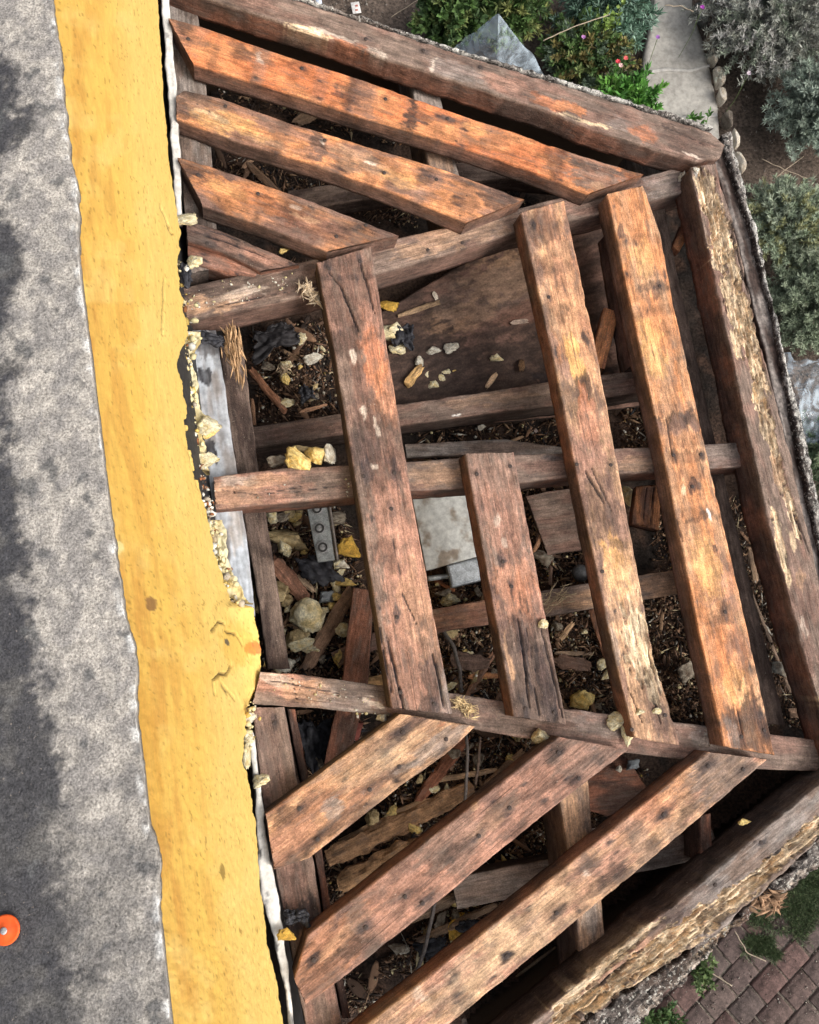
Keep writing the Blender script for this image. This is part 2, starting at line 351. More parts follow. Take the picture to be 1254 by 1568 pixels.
wbs = np.convolve(np.pad(wb, 60, mode='edge'), np.ones(121)/121, 'valid'); wb = wb+(fbm(np.stack([yy*.06, yy*0, yy*0], -1), 4)-.5)*14*np.where((yy > 350) & (yy < 1250), 1, .45)
sb = np.array([WP(a, b) for a, b in zip(wb, yy)])        # lower edge
s_al = (sb-w0)@wd; P = []
tt = np.linspace(0, 1, mW)
wsm = np.polyval(np.polyfit([q[1] for q in WT], [q[0] for q in WT], 3), yy)
top = np.array([HP(a, b, ztop) for a, b in zip(wsm, yy)])-wn*.002
sbs = np.array([WP(a, b) for a, b in zip(wbs, yy)]); tn = np.linspace(0, 1, mW); ts = (1-(1-tn)**1.25)
P = top[:, None]*(1-ts[None, :, None])+sbs[:, None]*ts[None, :, None]; P = P-wn*(((P-w0)@wn)*(ts**2)[None])[..., None]; Pf = P+((sb-sbs)[:, None])*(ts**5)[None, :, None]
jut = (sm(895, 915, yy)*(1-sm(1074, 1096, yy)))[:, None]; sbj = np.array([HP(a, b, q[2]+.004) for a, b, q in zip(wb, yy, sbs)]); sb2 = sb*(1-jut)+sbj*jut
pw = (5*(1-jut)+14*jut); P = P+((sb2-sbs)[:, None])*(ts[None, :]**pw)[..., None]
sp = np.stack([np.repeat(s_al[:, None], mW, 1), np.zeros((nW, mW)), Pf[..., 2]], -1).reshape(-1, 3)
dd = (fbm(sp*np.array([5, 1, 5]), 2)-.5)*.003+(fbm(sp*np.array([70, 1, 70])+4, 4)-.5)*.0026
P = P.reshape(-1, 3)+wn[None]*dd[:, None]
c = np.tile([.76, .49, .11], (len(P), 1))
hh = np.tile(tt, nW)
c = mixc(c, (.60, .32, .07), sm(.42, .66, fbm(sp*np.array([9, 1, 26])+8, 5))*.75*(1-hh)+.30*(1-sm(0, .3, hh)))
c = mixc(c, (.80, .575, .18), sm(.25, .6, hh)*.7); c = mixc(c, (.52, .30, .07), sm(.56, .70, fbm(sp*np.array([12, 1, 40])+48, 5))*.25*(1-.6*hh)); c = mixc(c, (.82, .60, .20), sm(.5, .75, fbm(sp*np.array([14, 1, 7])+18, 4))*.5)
pits = fbm(sp*np.array([90, 1, 420])+5, 3); c = mixc(c, (.35, .2, .04), sm(.66, .74, pits)*.8); 
def wfeat(px, py, rx, rz, colr, st, nn=1.3):
    global c
    q = WP(px, py); a = (q-w0)@wd
    d = np.sqrt(((sp[:, 0]-a)/rx)**2+((sp[:, 2]-q[2])/rz)**2); w = fbm(sp*np.array([60, 1, 60])+9, 4)
    c = mixc(c, colr, sm(0, .15, 1-d+(w-.5)*nn)*st)
wfeat(393, 992, .014, .075, (.62, .17, .05), .85, .9)
wfeat(370, 985, .05, .16, (.62, .36, .05), .4); wfeat(355, 980, .008, .03, (.08, .07, .06), .9)
wfeat(170, 745, .012, .03, (.8, .68, .3), .8); wfeat(205, 1150, .1, .03, (.55, .3, .06), .5); wfeat(225, 878, .006, .02, (.25, .13, .05), .9)
wfeat(230, 1290, .18, .04, (.60, .33, .06), .5); wfeat(345, 1420, .01, .02, (.3, .2, .05), .9)
crk = np.zeros(len(P))
for pts in ([(330, 1052), (340, 1040), (352, 1040), (362, 1022)], [(325, 955), (338, 940), (350, 946)], [(350, 1075), (342, 1060), (360, 1078)], [(240, 255), (252, 300), (262, 330)], [(352, 960), (372, 968), (380, 985)], [(330, 1080), (328, 1055)], [(248, 380), (243, 440)], [(283, 640), (291, 700), (303, 745)]):
    q = poly([WP(*x) for x in pts], 40); qa = (q-w0)@wd; qz = q[:, 2]
    for a, b in zip(qa, qz):
        m = (np.abs(sp[:, 0]-a) < .02) & (np.abs(sp[:, 2]-b) < .03)
        crk[m] = np.maximum(crk[m], 1-sm(.0012, .0035, np.hypot((sp[m, 0]-a), (sp[m, 2]-b)*.45)+(fbm(sp[m]*200, 2)-.5)*.002))
P -= wn[None]*(crk*.006)[:, None]; c = mixc(c, (.04, .03, .02), crk*.9)
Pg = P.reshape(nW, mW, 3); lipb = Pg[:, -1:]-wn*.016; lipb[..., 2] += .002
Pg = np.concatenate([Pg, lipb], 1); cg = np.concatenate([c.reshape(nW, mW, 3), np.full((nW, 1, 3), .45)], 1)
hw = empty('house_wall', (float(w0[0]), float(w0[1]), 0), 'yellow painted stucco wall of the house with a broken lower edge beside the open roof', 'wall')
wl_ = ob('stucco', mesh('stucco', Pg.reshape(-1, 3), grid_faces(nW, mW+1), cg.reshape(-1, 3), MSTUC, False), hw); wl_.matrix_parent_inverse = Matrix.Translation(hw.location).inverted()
def slab(name, corners_top, zb, mat, colr, parent=None):
    ct = np.array(corners_top); n = len(ct); lo = ct.copy(); lo[:, 2] = zb
    me = mesh(name, np.r_[ct, lo], [tuple(range(n))]+[tuple(range(n, 2*n))[::-1]]+[(i, i+n, (i+1) % n+n, (i+1) % n) for i in range(n)], np.tile(colr, (2*n, 1)), mat)
    return ob(name, me, parent)
a0, a1 = w0+wd*s_al[0]-wn*.03, w0+wd*s_al[-1]-wn*.03; b0, b1 = a0-wn*.12, a1-wn*.12
for q in (a0, a1, b0, b1): q[2] = ztop-.012
sh = slab('sheathing', [a0, a1, b1, b0], 0, MFELT, (.028, .027, .028), hw); sh.matrix_parent_inverse = Matrix.Translation(hw.location).inverted()
# grey coated roof above the wall
zt = ztop+.004
nR, mR = 760, 150
wt = np.maximum(np.interp(yy, [q[1] for q in WT], [q[0] for q in WT])+(fbm(np.stack([yy*.05, yy*0+3, yy*0], -1), 4)-.5)*10, wsm-1)
e = np.array([HP(a, b, zt) for a, b in zip(wt, yy)]); inn = e-wn*.62
tr = np.r_[0, .004, np.linspace(.012, 1, mR-2)**1.0][None, :, None]
tr = (np.linspace(0, 1, mR)**1.6)[None, :, None]
P = e[:, None]*(1-tr)+inn[:, None]*tr; P[:, 0, 2] -= .003
sp = P.reshape(-1, 3).copy()
P[..., 2] += ((fbm(sp*70, 4)-.5)*.004+(fbm(sp*9, 3)-.5)*.008).reshape(nR, mR)
# dark coating boundary given in photo pixels, converted to distance from the edge
bx = np.interp(yy, [-180, 0, 60, 120, 190, 260, 400, 500, 600, 700, 800, 900, 1000, 1100, 1200, 1300, 1400, 1568, 1750], [-40, -35, -10, 38, 42, -8, 30, 8, 6, 24, 34, 46, 60, 74, 92, 98, 112, 120, 130])
db = np.linalg.norm(np.array([HP(a, b, zt) for a, b in zip(bx, yy)])-e, axis=1)[:, None]*np.ones((1, mR))
dist = (tr[..., 0]*.62)*np.ones((nR, 1)); n1 = fbm(sp*26, 5).reshape(nR, mR)
mk = sm(-.016, .012, dist-db+(n1-.5)*.085+(fbm(sp*150+9, 3).reshape(nR, mR)-.5)*.04).ravel()
c = mixc(np.tile([.42, .385, .34], (len(sp), 1)), (.28, .26, .24), sm(.4, .6, fbm(sp*40+5, 4)))
c = mixc(c, (.042, .042, .048), mk*.95); c = mixc(c, (.13, .122, .112), mk*sm(.52, .66, fbm(sp*22+91, 5))*.7)
yv = np.repeat(yy[:, None], mR, 1).ravel()
c = mixc(c, (.10, .095, .09), sm(980, 1300, yv)*sm(.32, .58, fbm(sp*14+15, 5))*.5)
bl = .5*fbm(sp*45+33, 4)+.5*fbm(sp*19+53, 5); c = mixc(c, (.10, .10, .10), sm(.58, .64, bl)*.75)
c = mixc(c, (.70, .69, .66), sm(.009, .0, dist.ravel())*sm(.50, .62, fbm(sp*50+60, 3))*.8)
me = mesh('roof_coating', P.reshape(-1, 3), grid_faces(nR, mR), c, MROOF, False)
rf = ob('upper_roof', me); tag(rf, 'grey mineral coated upper roof edge with black tar patches left of the yellow wall', 'roof')
lip = np.stack([P[:, 0], P[:, 0]-np.array([0, 0, .014])-wn*.002, P[:, 0]-np.array([0, 0, .014])-wn*.03], 1)
me = mesh('edge_lip', lip.reshape(-1, 3), grid_faces(nR, 3), np.tile([.48, .47, .44], (nR*3, 1)), MROOF); ob('edge_lip', me, rf)

# bay walls under the outer rafters
def baywall(label, a, b, t=.09, inset=.02, off=.15):
    A, B = RP(*a, off), RP(*b, off); d = B-A; d[2] = 0; d /= np.linalg.norm(d); n = np.array([-d[1], d[0], 0]); c0 = RP(750, 800, .15)
    if (c0-A)@n < 0: n = -n
    A = A+n*inset; B = B+n*inset
    cs = [A, B, B+n*t, A+n*t]
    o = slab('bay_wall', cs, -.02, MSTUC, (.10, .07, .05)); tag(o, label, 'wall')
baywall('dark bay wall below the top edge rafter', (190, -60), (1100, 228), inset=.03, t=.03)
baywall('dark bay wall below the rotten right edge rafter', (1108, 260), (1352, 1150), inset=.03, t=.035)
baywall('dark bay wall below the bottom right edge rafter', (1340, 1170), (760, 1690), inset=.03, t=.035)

# cavity floor (ceiling boards buried in dirt)
n_ = 330
cor = [HP(180, -160, FLOOR), HP(1010, 40, FLOOR), HP(1010, 40, FLOOR), HP(180, -160, FLOOR)]
x0, y0 = HP(270, 1990, FLOOR)[:2]; x1, y1 = HP(1230, -120, FLOOR)[:2]
def fz(x, y):
    q = np.stack([np.ravel(x), np.ravel(y), np.ravel(x)*0], -1).astype(float)
    return FLOOR+(fbm(q*7, 4)-.45)*.05+(fbm(q*45+7, 3)-.5)*.010
# clip the sheet to the bay outline
OUT = [(262, -60), (1075, 262), (1318, 1150), (760, 1660), (560, 1900), (480, 1900), (380, 1000), (300, 500), (250, 0)]
OUTW = np.array([RP(*q, .05)[:2] for q in OUT])
def inpoly(x, y, poly_):
    r = np.zeros(len(x), bool); j = len(poly_)-1
    for i in range(len(poly_)):
        xi, yi = poly_[i]; xj, yj = poly_[j]
        with np.errstate(divide='ignore', invalid='ignore'):
            r ^= ((yi > y) != (yj > y)) & (x < (xj-xi)*(y-yi)/(yj-yi)+xi)
        j = i
    return r
X, Y = np.meshgrid(np.linspace(x0-.1, x1+.25, n_), np.linspace(y0-.1, y1+.1, n_), indexing='ij')
Z = fz(X, Y); P = np.stack([X.ravel(), Y.ravel(), Z], -1)
c = mixc(np.tile([.058, .036, .026], (len(P), 1)), (.024, .018, .015), sm(.4, .6, fbm(P*np.array([9, 9, 0])+3, 5)))
c = mixc(c, (.11, .06, .04), sm(.55, .7, fbm(P*np.array([16, 16, 0])+13, 5))*.6)
ff = grid_faces(n_, n_); ctr = P[ff].mean(1); ff = ff[inpoly(ctr[:, 0], ctr[:, 1], OUTW)]
tag(ob('cavity_floor', mesh('cavity_floor', P, ff[:, ::-1], c, MSOIL)), kind='structure')

# ================================================================== TIMBERS
# ---- wall plates (ledgers)
board('ledger', [(252, -40), (254, 0), (266, 130), (276, 240), (284, 345), (290, 420)], [(296, -40), (300, 0), (314, 120), (322, 207), (330, 331), (338, 410)], off=.052, t=.09,
      top=('gb', 'gry'), side='dk', seed=3, feats=[('gry', 280, 40, 60, 60, .6), ('dk', 300, 360, 50, 60, .8), ('dk', 290, 15, 20, 20, .6)],
      label='grey brown wall plate under the upper rafter ends, against the house wall', cat='ledger')
board('ledger', [(386, 1082), (405, 1250), (438, 1412), (458, 1520), (492, 1690)], [(436, 1082), (456, 1200), (480, 1320), (492, 1400), (515, 1520), (545, 1690)], off=.052, t=.09,
      top=('br', 'gb'), side='dk', seed=4, feats=[('gb', 425, 1150, 90, 60, .5), ('ink', 460, 1405, 22, 40, .8), ('dk', 470, 1350, 30, 60, .5), ('nail', 420, 1107)],
      label='brown wall plate under the lower rafter ends, against the house wall', cat='ledger')
board('blocking', [(440, 1085), (462, 1200), (486, 1330), (502, 1440), (525, 1560)], [(452, 1085), (474, 1200), (497, 1330), (514, 1440), (537, 1560)], off=.085, t=.06, top=('rb', 'dk'), side='dk', seed=5,
      label='thin dark red board on the inner side of the lower wall plate', cat='board')
board('wall_stud_plate', [(336, 530), (350, 640), (362, 722), (380, 830), (398, 930), (410, 1025)], [(372, 530), (386, 640), (396, 722), (414, 830), (430, 930), (444, 1025)], off=.12, t=.08, top=('dk', 'gb'), side='dk', seed=6,
      feats=[('gb', 375, 800, 80, 40, .4)], label='dark plate running behind the white strip at the middle of the house wall', cat='board')
# ---- low level joists
zl = ZC-1.66
board('ceiling_joist', [(386, 654), (521, 633), (613, 619), (750, 599), (837, 585), (983, 566), (1040, 558)], [(388, 686), (525, 665), (617, 651), (750, 632), (846, 621), (987, 599), (1045, 590)], z=zl, t=.08,
      top=('gb', 'br'), side='dk', seed=7, feats=[('dk', 440, 665, 110, 60, .6), ('lt', 750, 610, 90, 14, .25), ('wh', 700, 634, 5, 4, .9), ('dk', 900, 590, 40, 20, .6)],
      label='grey brown ceiling joist crossing the bay above the middle beam', cat='joist')
board('ceiling_joist', [(640, 937), (700, 926), (832, 904), (985, 880), (1075, 866)], [(650, 974), (700, 963), (837, 944), (994, 917), (1080, 902)], z=zl, t=.08,
      top=('gb', 'lt'), side='dk', seed=8, feats=[('rb', 720, 945, 90, 60, .7), ('lt', 1020, 890, 60, 25, .5), ('lt', 870, 920, 60, 20, .35)],
      label='brown ceiling joist crossing the bay below the middle beam', cat='joist')
board('ceiling_joist', [(968, 225), (978, 300), (1000, 400), (1052, 665), (1105, 900), (1140, 1061), (1150, 1110)], [(1010, 225), (1016, 300), (1033, 400), (1093, 665), (1151, 900), (1191, 1061), (1203, 1110)], off=.11, t=.08,
      top=('gb', 'dk'), side='dk', seed=9, feats=[('gry', 1000, 250, 50, 50, .6), ('dk', 1080, 620, 160, 90, .6), ('dk', 1150, 1000, 120, 90, .4)],
      label='long dark joist in the gap between the brightest long rafter and the rotten edge rafter', cat='joist')
board('ceiling_joist', [(622, 80), (627, 118), (649, 223), (672, 320), (680, 372)], [(662, 80), (668, 124), (692, 227), (716, 320), (724, 366)], off=.075, t=.09,
      top=('gb', 'gry'), side='dk', seed=10, feats=[('gry', 650, 150, 60, 60, .6), ('lt', 675, 235, 40, 40, .3)],
      label='short grey joist crossing under the three upper rafters', cat='joist')
board('ceiling_joist', [(843, 1155), (857, 1229), (870, 1300), (883, 1411), (889, 1480), (895, 1540)], [(886, 1140), (901, 1200), (908, 1290), (921, 1381), (927, 1447), (935, 1520)], off=.075, t=.11,
      top=('gb', 'lt'), side='br', seed=11, feats=[('lt', 880, 1250, 40, 30, .4), ('pale', 905, 1400, 30, 20, .35), ('dk', 905, 1455, 22, 40, .4)],
      label='short pale joist crossing under the two long lower rafters', cat='joist')
board('plank', [(440, 292), (530, 279), (640, 262)], [(445, 322), (560, 305), (650, 290)], z=zl-.02, t=.05, top=('gb', 'dk'), side='dk', seed=12, label='dim grey plank lying in the cavity between the second and third upper rafters', cat='plank')
board('plank', [(690, 250), (760, 245), (880, 262)], [(700, 280), (770, 272), (890, 285)], z=zl-.02, t=.05, top=('gb', 'dk'), side='dk', seed=13, label='dim plank in the cavity below the top rafter near its middle', cat='plank')
board('plank', [(690, 1345), (834, 1317), (940, 1297), (1071, 1273), (1090, 1268)], [(700, 1394), (838, 1364), (985, 1335), (1088, 1313), (1105, 1309)], z=zl-.03, t=.05, top=('gb', 'gry'), side='dk', seed=14,
      feats=[('gb', 760, 1355, 90, 60, .6), ('dk', 1020, 1310, 80, 60, .5)], label='flat grey board crossing beneath the two longest lower rafters', cat='plank')
board('brace', [(540, 898), (528, 1000), (522, 1060), (508, 1110), (494, 1180)], [(573, 905), (566, 1000), (562, 1060), (548, 1110), (530, 1180)], z=zl-.04, t=.04, top=('rb', 'dk'), side='dk', seed=15,
      feats=[('rb', 550, 980, 130, 60, .4)], label='dark red sloping board beside the widest rafter, under the lower hip', cat='brace')
board('brace', [(903, 560), (925, 470)], [(926, 566), (948, 478)], z=zl, t=.03, top=('og', 'rb'), side='rb', seed=16, label='small orange offcut leaning between the two long right rafters', cat='offcut')
board('brace', [(1030, 378), (1046, 342)], [(1040, 386), (1058, 350)], off=.10, t=.02, top=('og', 'rb'), side='rb', seed=17, label='small orange offcut near the upper right corner of the frame', cat='offcut')
board('rafter_packer', [(938, 345), (950, 420), (975, 555)], [(975, 345), (988, 420), (1012, 552)], off=.052, t=.075, top=('rb', 'br'), side='br', seed=18, label='brown packing block beneath the upper half of the brightest rafter', cat='packer')
board('offcut', [(975, 742), (968, 805)], [(1015, 738), (1008, 815)], z=zl-.02, t=.03, top=('og', 'br'), side='rb', seed=19, feats=[('crack', [(990, 745), (985, 800)], 2, 5), ('crack', [(1001, 745), (997, 805)], 2, 5)], ends=.03,
      label='split orange offcut under the middle beam between the two long right rafters', cat='offcut')
board('stud', [(1072, 1250), (1074, 1320)], [(1088, 1244), (1091, 1312)], off=.08, t=.06, top=('rb', 'dk'), side='dk', seed=20, label='thin dark stud showing below the longest lower rafter', cat='stud')
# ---- plywood / boards on the cavity floor
board('plywood_panel', [(580, 480), (680, 420), (800, 355), (960, 300)], [(600, 660), (720, 650), (830, 640), (985, 620)], z=FLOOR+.055, t=.012, top=('br', 'dk'), side='dk', seed=21, mat=MPLY, dv=.005, du=.005,
      feats=[('lt', 790, 420, 120, 60, .55), ('lt', 700, 490, 90, 40, .5), ('gb', 760, 450, 160, 70, .5), ('dk', 770, 570, 260, 80, .9), ('dk', 650, 560, 120, 90, .9), ('dk', 880, 470, 80, 90, .6), ('rb', 790, 480, 60, 25, .35), ('dk', 620, 480, 60, 120, .7), ('ink', 870, 590, 90, 60, .6)],
      label='water stained plywood sheet inside the bay under the upper hip beam', cat='plywood')
board('floor_board', [(620, 680), (770, 672), (900, 690)], [(622, 700), (770, 694), (900, 720)], z=FLOOR+.06, t=.02, top=('gry', 'gb'), side='dk', seed=22, label='narrow grey board just above the middle beam', cat='board')
board('floor_board', [(805, 760), (840, 752), (900, 745)], [(838, 850), (868, 845), (925, 838)], z=FLOOR+.05, t=.02, top=('gb', 'br'), side='dk', seed=23, label='wide brown board lying in the cavity right of the short rafter', cat='board')
board('floor_board', [(960, 1160), (880, 1140), (830, 1180)], [(1000, 1220), (930, 1250), (860, 1230)], z=FLOOR+.05, t=.02, top=('rb', 'dk'), side='dk', seed=24, label='dark reddish panel under the lower hip beam at the right', cat='board')
board('floor_board', [(505, 1000), (590, 960)], [(520, 1020), (602, 982)], z=FLOOR+.05, t=.02, top=('br', 'gb'), side='dk', seed=25, label='short brown board in the debris left of the widest rafter', cat='board')
# ---- hips and the middle beam
board('hip_beam', [(280, 441), (359, 423), (471, 399), (615, 363), (700, 345), (806, 316), (1049, 254), (1068, 249)], [(284, 489), (360, 475), (479, 451), (575, 419), (700, 383), (793, 353), (925, 325), (1053, 292), (1073, 286)],
      off=.047, t=.085, top=('gb', 'br'), side='br', seed=30,
      feats=[('dk', 350, 445, 130, 60, .55), ('lt', 340, 465, 45, 16, .55), ('lt', 300, 470, 25, 25, .5), ('pale', 370, 452, 40, 14, .4), ('dk', 310, 440, 60, 14, .7), ('dk', 460, 425, 40, 40, .6),
             ('lt', 690, 365, 120, 26, .42), ('gb', 760, 345, 90, 60, .4), ('dk', 960, 300, 90, 60, .5), ('gry', 1020, 280, 60, 60, .4), ('nail', 655, 383), ('nail', 708, 372), ('crack', [(290, 478), (400, 455), (440, 447)], 1.6, 4)],
      label='upper hip beam running from the house wall to the top right corner of the frame', cat='hip beam')
board('middle_beam', [(326, 730), (433, 717), (529, 713), (623, 707), (708, 701), (788, 696), (859, 694), (941, 687), (1005, 685), (1135, 677), (1160, 675)],
      [(330, 779), (430, 770), (537, 761), (635, 751), (708, 747), (799, 738), (868, 731), (952, 725), (1014, 722), (1144, 714), (1168, 712)], off=.047, t=.085, top=('gb', 'br'), side='rb', seed=31,
      feats=[('pk', 385, 750, 90, 45, .75), ('lt', 350, 755, 50, 30, .5), ('pale', 365, 735, 30, 12, .5), ('lt', 410, 735, 40, 14, .5), ('lt', 665, 728, 60, 24, .4), ('gb', 500, 745, 70, 40, .4), ('lt', 970, 712, 45, 18, .4), ('dk', 860, 715, 60, 40, .4),
             ('crack', [(357, 742), (360, 765)], 4, 5), ('crack', [(412, 735), (414, 762)], 3, 5), ('crack', [(335, 750), (400, 758), (470, 742)], 1.5, 3), ('crack', [(440, 755), (530, 742)], 1.2, 3), ('nail', 745, 720), ('nail', 846, 703), ('gry', 1100, 695, 60, 40, .3)],
      label='long middle beam crossing the bay from the house wall to the right edge rafter', cat='beam')
board('hip_beam', [(398, 1029), (450, 1032), (593, 1051), (689, 1061), (771, 1074), (1100, 1114), (1254, 1134), (1345, 1146)], [(385, 1078), (480, 1084), (569, 1093), (700, 1112), (780, 1127), (961, 1153), (1168, 1178), (1254, 1181), (1340, 1190)],
      off=.047, t=.085, top=('gb', 'br'), side='dk', seed=32,
      feats=[('pk', 430, 1045, 55, 26, .8), ('pale', 420, 1040, 30, 10, .5), ('lt', 475, 1060, 50, 20, .5), ('gry', 545, 1075, 60, 40, .55), ('dk', 560, 1055, 50, 22, .6), ('crack', [(447, 1035), (455, 1075)], 4, 6),
             ('crack', [(400, 1040), (440, 1046), (520, 1062)], 2, 4), ('dk', 800, 1100, 120, 50, .4), ('gry', 1080, 1130, 30, 40, .5), ('pale', 1090, 1125, 10, 20, .5), ('gry', 930, 1110, 60, 26, .3), ('pale', 575, 1078, 12, 9, .7)],
      label='lower hip beam running from the broken stucco corner to the right edge', cat='hip beam')
# ---- rafters of the middle slope
board('rafter', [(485, 402), (512, 540), (545, 740), (600, 1085)], [(568, 376), (595, 545), (632, 770), (693, 1095)], t=.046, top=('br', 'gb'), side='dk', seed=40,
      feats=[('rb', 600, 640, 400, 60, .25), ('pk', 580, 560, 110, 32, .6), ('hot', 572, 550, 70, 24, .45), ('og', 590, 600, 60, 30, .3), ('pk', 610, 800, 130, 50, .45), ('pk', 630, 900, 110, 60, .6), ('lt', 640, 940, 90, 40, .35),
             ('dk', 520, 440, 100, 50, .45), ('dk', 530, 520, 30, 40, .5), ('dk', 570, 685, 80, 60, .62), ('ink', 560, 690, 36, 30, .35), ('ink', 605, 720, 26, 12, .5), ('ink', 562, 720, 22, 10, .5), ('dk', 590, 850, 26, 30, .5),
             ('dk', 630, 1060, 110, 60, .55), ('pk', 620, 1010, 90, 30, .5), ('gry', 690, 1080, 50, 20, .4), ('pale', 540, 545, 18, 5, .7), ('pale', 560, 635, 12, 6, .5), ('pale', 576, 655, 20, 3, .5), ('pale', 575, 718, 5, 9, .7),
             ('crack', [(500, 412), (522, 440), (535, 470), (551, 512)], 3, 9), ('crack', [(550, 398), (560, 430), (574, 480)], 2.4, 8), ('crack', [(592, 975), (606, 1030), (618, 1085)], 3.4, 9), ('crack', [(582, 960), (590, 1010), (600, 1060)], 2, 8), ('crack', [(662, 1000), (672, 1040), (682, 1092)], 3, 9),
             ('crack', [(612, 900), (640, 960)], 1.4, 4), ('crack', [(600, 820), (618, 900)], 1.2, 3), ('nail', 503, 411), ('nail', 551, 400), ('nail', 557, 729), ('nail', 604, 724), ('nail', 599, 779), ('nail', 665, 1078), ('nail', 613, 1060), ('nail', 608, 945)],
      label='widest dark rafter with long cracks at both ends, nearest the house wall', cat='rafter')
board('rafter', [(712, 693), (787, 1098)], [(786, 692), (868, 1111)], t=.046, top=('br', 'gb'), side='rb', seed=41,
      feats=[('pk', 770, 780, 120, 45, .45), ('og', 790, 900, 60, 45, .35), ('pk', 800, 905, 70, 50, .6), ('hot', 800, 910, 40, 30, .25), ('gb', 745, 715, 50, 60, .5), ('dk', 820, 1050, 120, 60, .6), ('ink', 800, 990, 70, 10, .6), ('ink', 835, 1050, 70, 14, .5),
             ('lt', 780, 1010, 40, 6, .7), ('pale', 760, 800, 12, 8, .5), ('pale', 770, 825, 10, 8, .5), ('dk', 790, 960, 30, 40, .3),
             ('crack', [(793, 945), (803, 1010), (808, 1060), (812, 1090)], 3.2, 9), ('crack', [(828, 960), (846, 1030), (862, 1100)], 3, 8), ('crack', [(806, 960), (820, 1030)], 1.6, 4), ('crack', [(815, 1040), (826, 1095)], 1.8, 5),
             ('nail', 730, 726), ('nail', 781, 714), ('nail', 805, 1085), ('nail', 849, 1091), ('nail', 770, 860), ('nail', 783, 898)],
      label='short brown rafter starting at the middle beam, split at its lower end', cat='rafter')
board('rafter', [(797, 325), (850, 560), (900, 810), (945, 1020), (972, 1131)], [(864, 306), (918, 560), (960, 790), (1000, 1000), (1042, 1142)], t=.046, top=('lt', 'br'), side='rb', seed=42,
      feats=[('og', 870, 450, 260, 50, .4), ('dk', 830, 350, 40, 50, .6), ('dk', 840, 410, 18, 60, .4), ('dk', 845, 480, 30, 40, .45), ('yel', 880, 550, 52, 18, .9), ('lt', 860, 380, 24, 30, .4), ('ink', 890, 595, 26, 30, .55), ('dk', 885, 610, 40, 60, .6),
             ('hot', 900, 645, 60, 26, .4), ('pk', 905, 660, 60, 40, .5), ('br', 905, 745, 90, 60, .6), ('dk', 910, 790, 70, 60, .5), ('yel', 945, 870, 60, 26, .6), ('lt', 955, 900, 60, 40, .5), ('dk', 945, 835, 12, 22, .6), ('gry', 935, 980, 40, 14, .5),
             ('rot', 978, 980, 60, 24, 5), ('rot', 1000, 1040, 46, 14, 4), ('dk', 1000, 1080, 60, 40, .55), ('lt', 985, 1120, 34, 20, .4), ('pk', 880, 700, 40, 30, .4),
             ('crack', [(895, 720), (925, 770)], 4, 7), ('crack', [(905, 715), (938, 785)], 2, 5), ('crack', [(1000, 1060), (1012, 1110)], 3, 6), ('crack', [(960, 1050), (985, 1110)], 1.6, 5), ('ink', 897, 516, 10, 8, .8),
             ('nail', 883, 711), ('nail', 935, 712), ('nail', 967, 1117), ('nail', 1018, 1095), ('nail', 818, 345), ('nail', 840, 455), ('nail', 820, 660), ('nail', 922, 875)],
      label='long rafter with a patch of shredded pale wood near its lower end', cat='rafter')
board('rafter', [(930, 296), (958, 430), (1015, 690), (1065, 940), (1109, 1144)], [(985, 284), (1012, 360), (1028, 450), (1079, 680), (1130, 900), (1187, 1157)], t=.05, top=('og', 'lt'), side='br', seed=43,
      feats=[('og', 1040, 700, 480, 60, .3), ('og', 960, 330, 70, 40, .45), ('yel', 985, 400, 50, 26, .4), ('dk', 1000, 440, 12, 60, .6), ('ink', 1005, 450, 16, 12, .6), ('dk', 1020, 500, 16, 20, .4), ('lt', 1010, 560, 40, 50, .6), ('yel', 1000, 530, 60, 30, .6), ('dk', 1045, 645, 20, 60, .8), ('ink', 1048, 643, 16, 16, .5), ('br', 1035, 655, 16, 50, .6),
             ('ink', 1065, 748, 16, 16, .8), ('tan', 1048, 747, 8, 8, .8), ('dk', 1050, 700, 14, 60, .5), ('ink', 1090, 842, 12, 18, .8), ('dk', 1085, 790, 8, 60, .6), ('pk', 1110, 890, 60, 26, .5), ('yel', 1085, 870, 60, 30, .5), ('ink', 1130, 992, 14, 14, .5), ('ink', 1132, 1043, 9, 10, .8), ('hot', 1110, 1000, 60, 60, .3),
             ('yel', 1125, 1050, 40, 30, .4), ('dk', 1150, 1115, 60, 60, .75), ('ink', 1165, 1100, 30, 12, .5), ('gry', 1120, 1125, 40, 12, .5), ('ink', 953, 355, 14, 6, .7), ('rb', 1010, 300, 30, 14, .4), ('br', 1130, 990, 30, 30, .4), ('dk', 1105, 948, 6, 40, .5), ('br', 1100, 920, 5, 60, .5), ('wh', 1086, 791, 10, 4, .9),
             ('crack', [(1128, 1080), (1140, 1135)], 2.4, 6), ('crack', [(1020, 640), (1030, 700)], 2, 5), ('crack', [(1035, 790), (1046, 830)], 3, 7), ('nail', 1060, 745), ('nail', 1031, 697), ('nail', 1073, 696), ('nail', 1135, 1128), ('nail', 1170, 1118), ('nail', 1110, 937), ('nail', 1010, 438)],
      label='brightest orange long rafter, second from the right edge of the frame', cat='rafter')
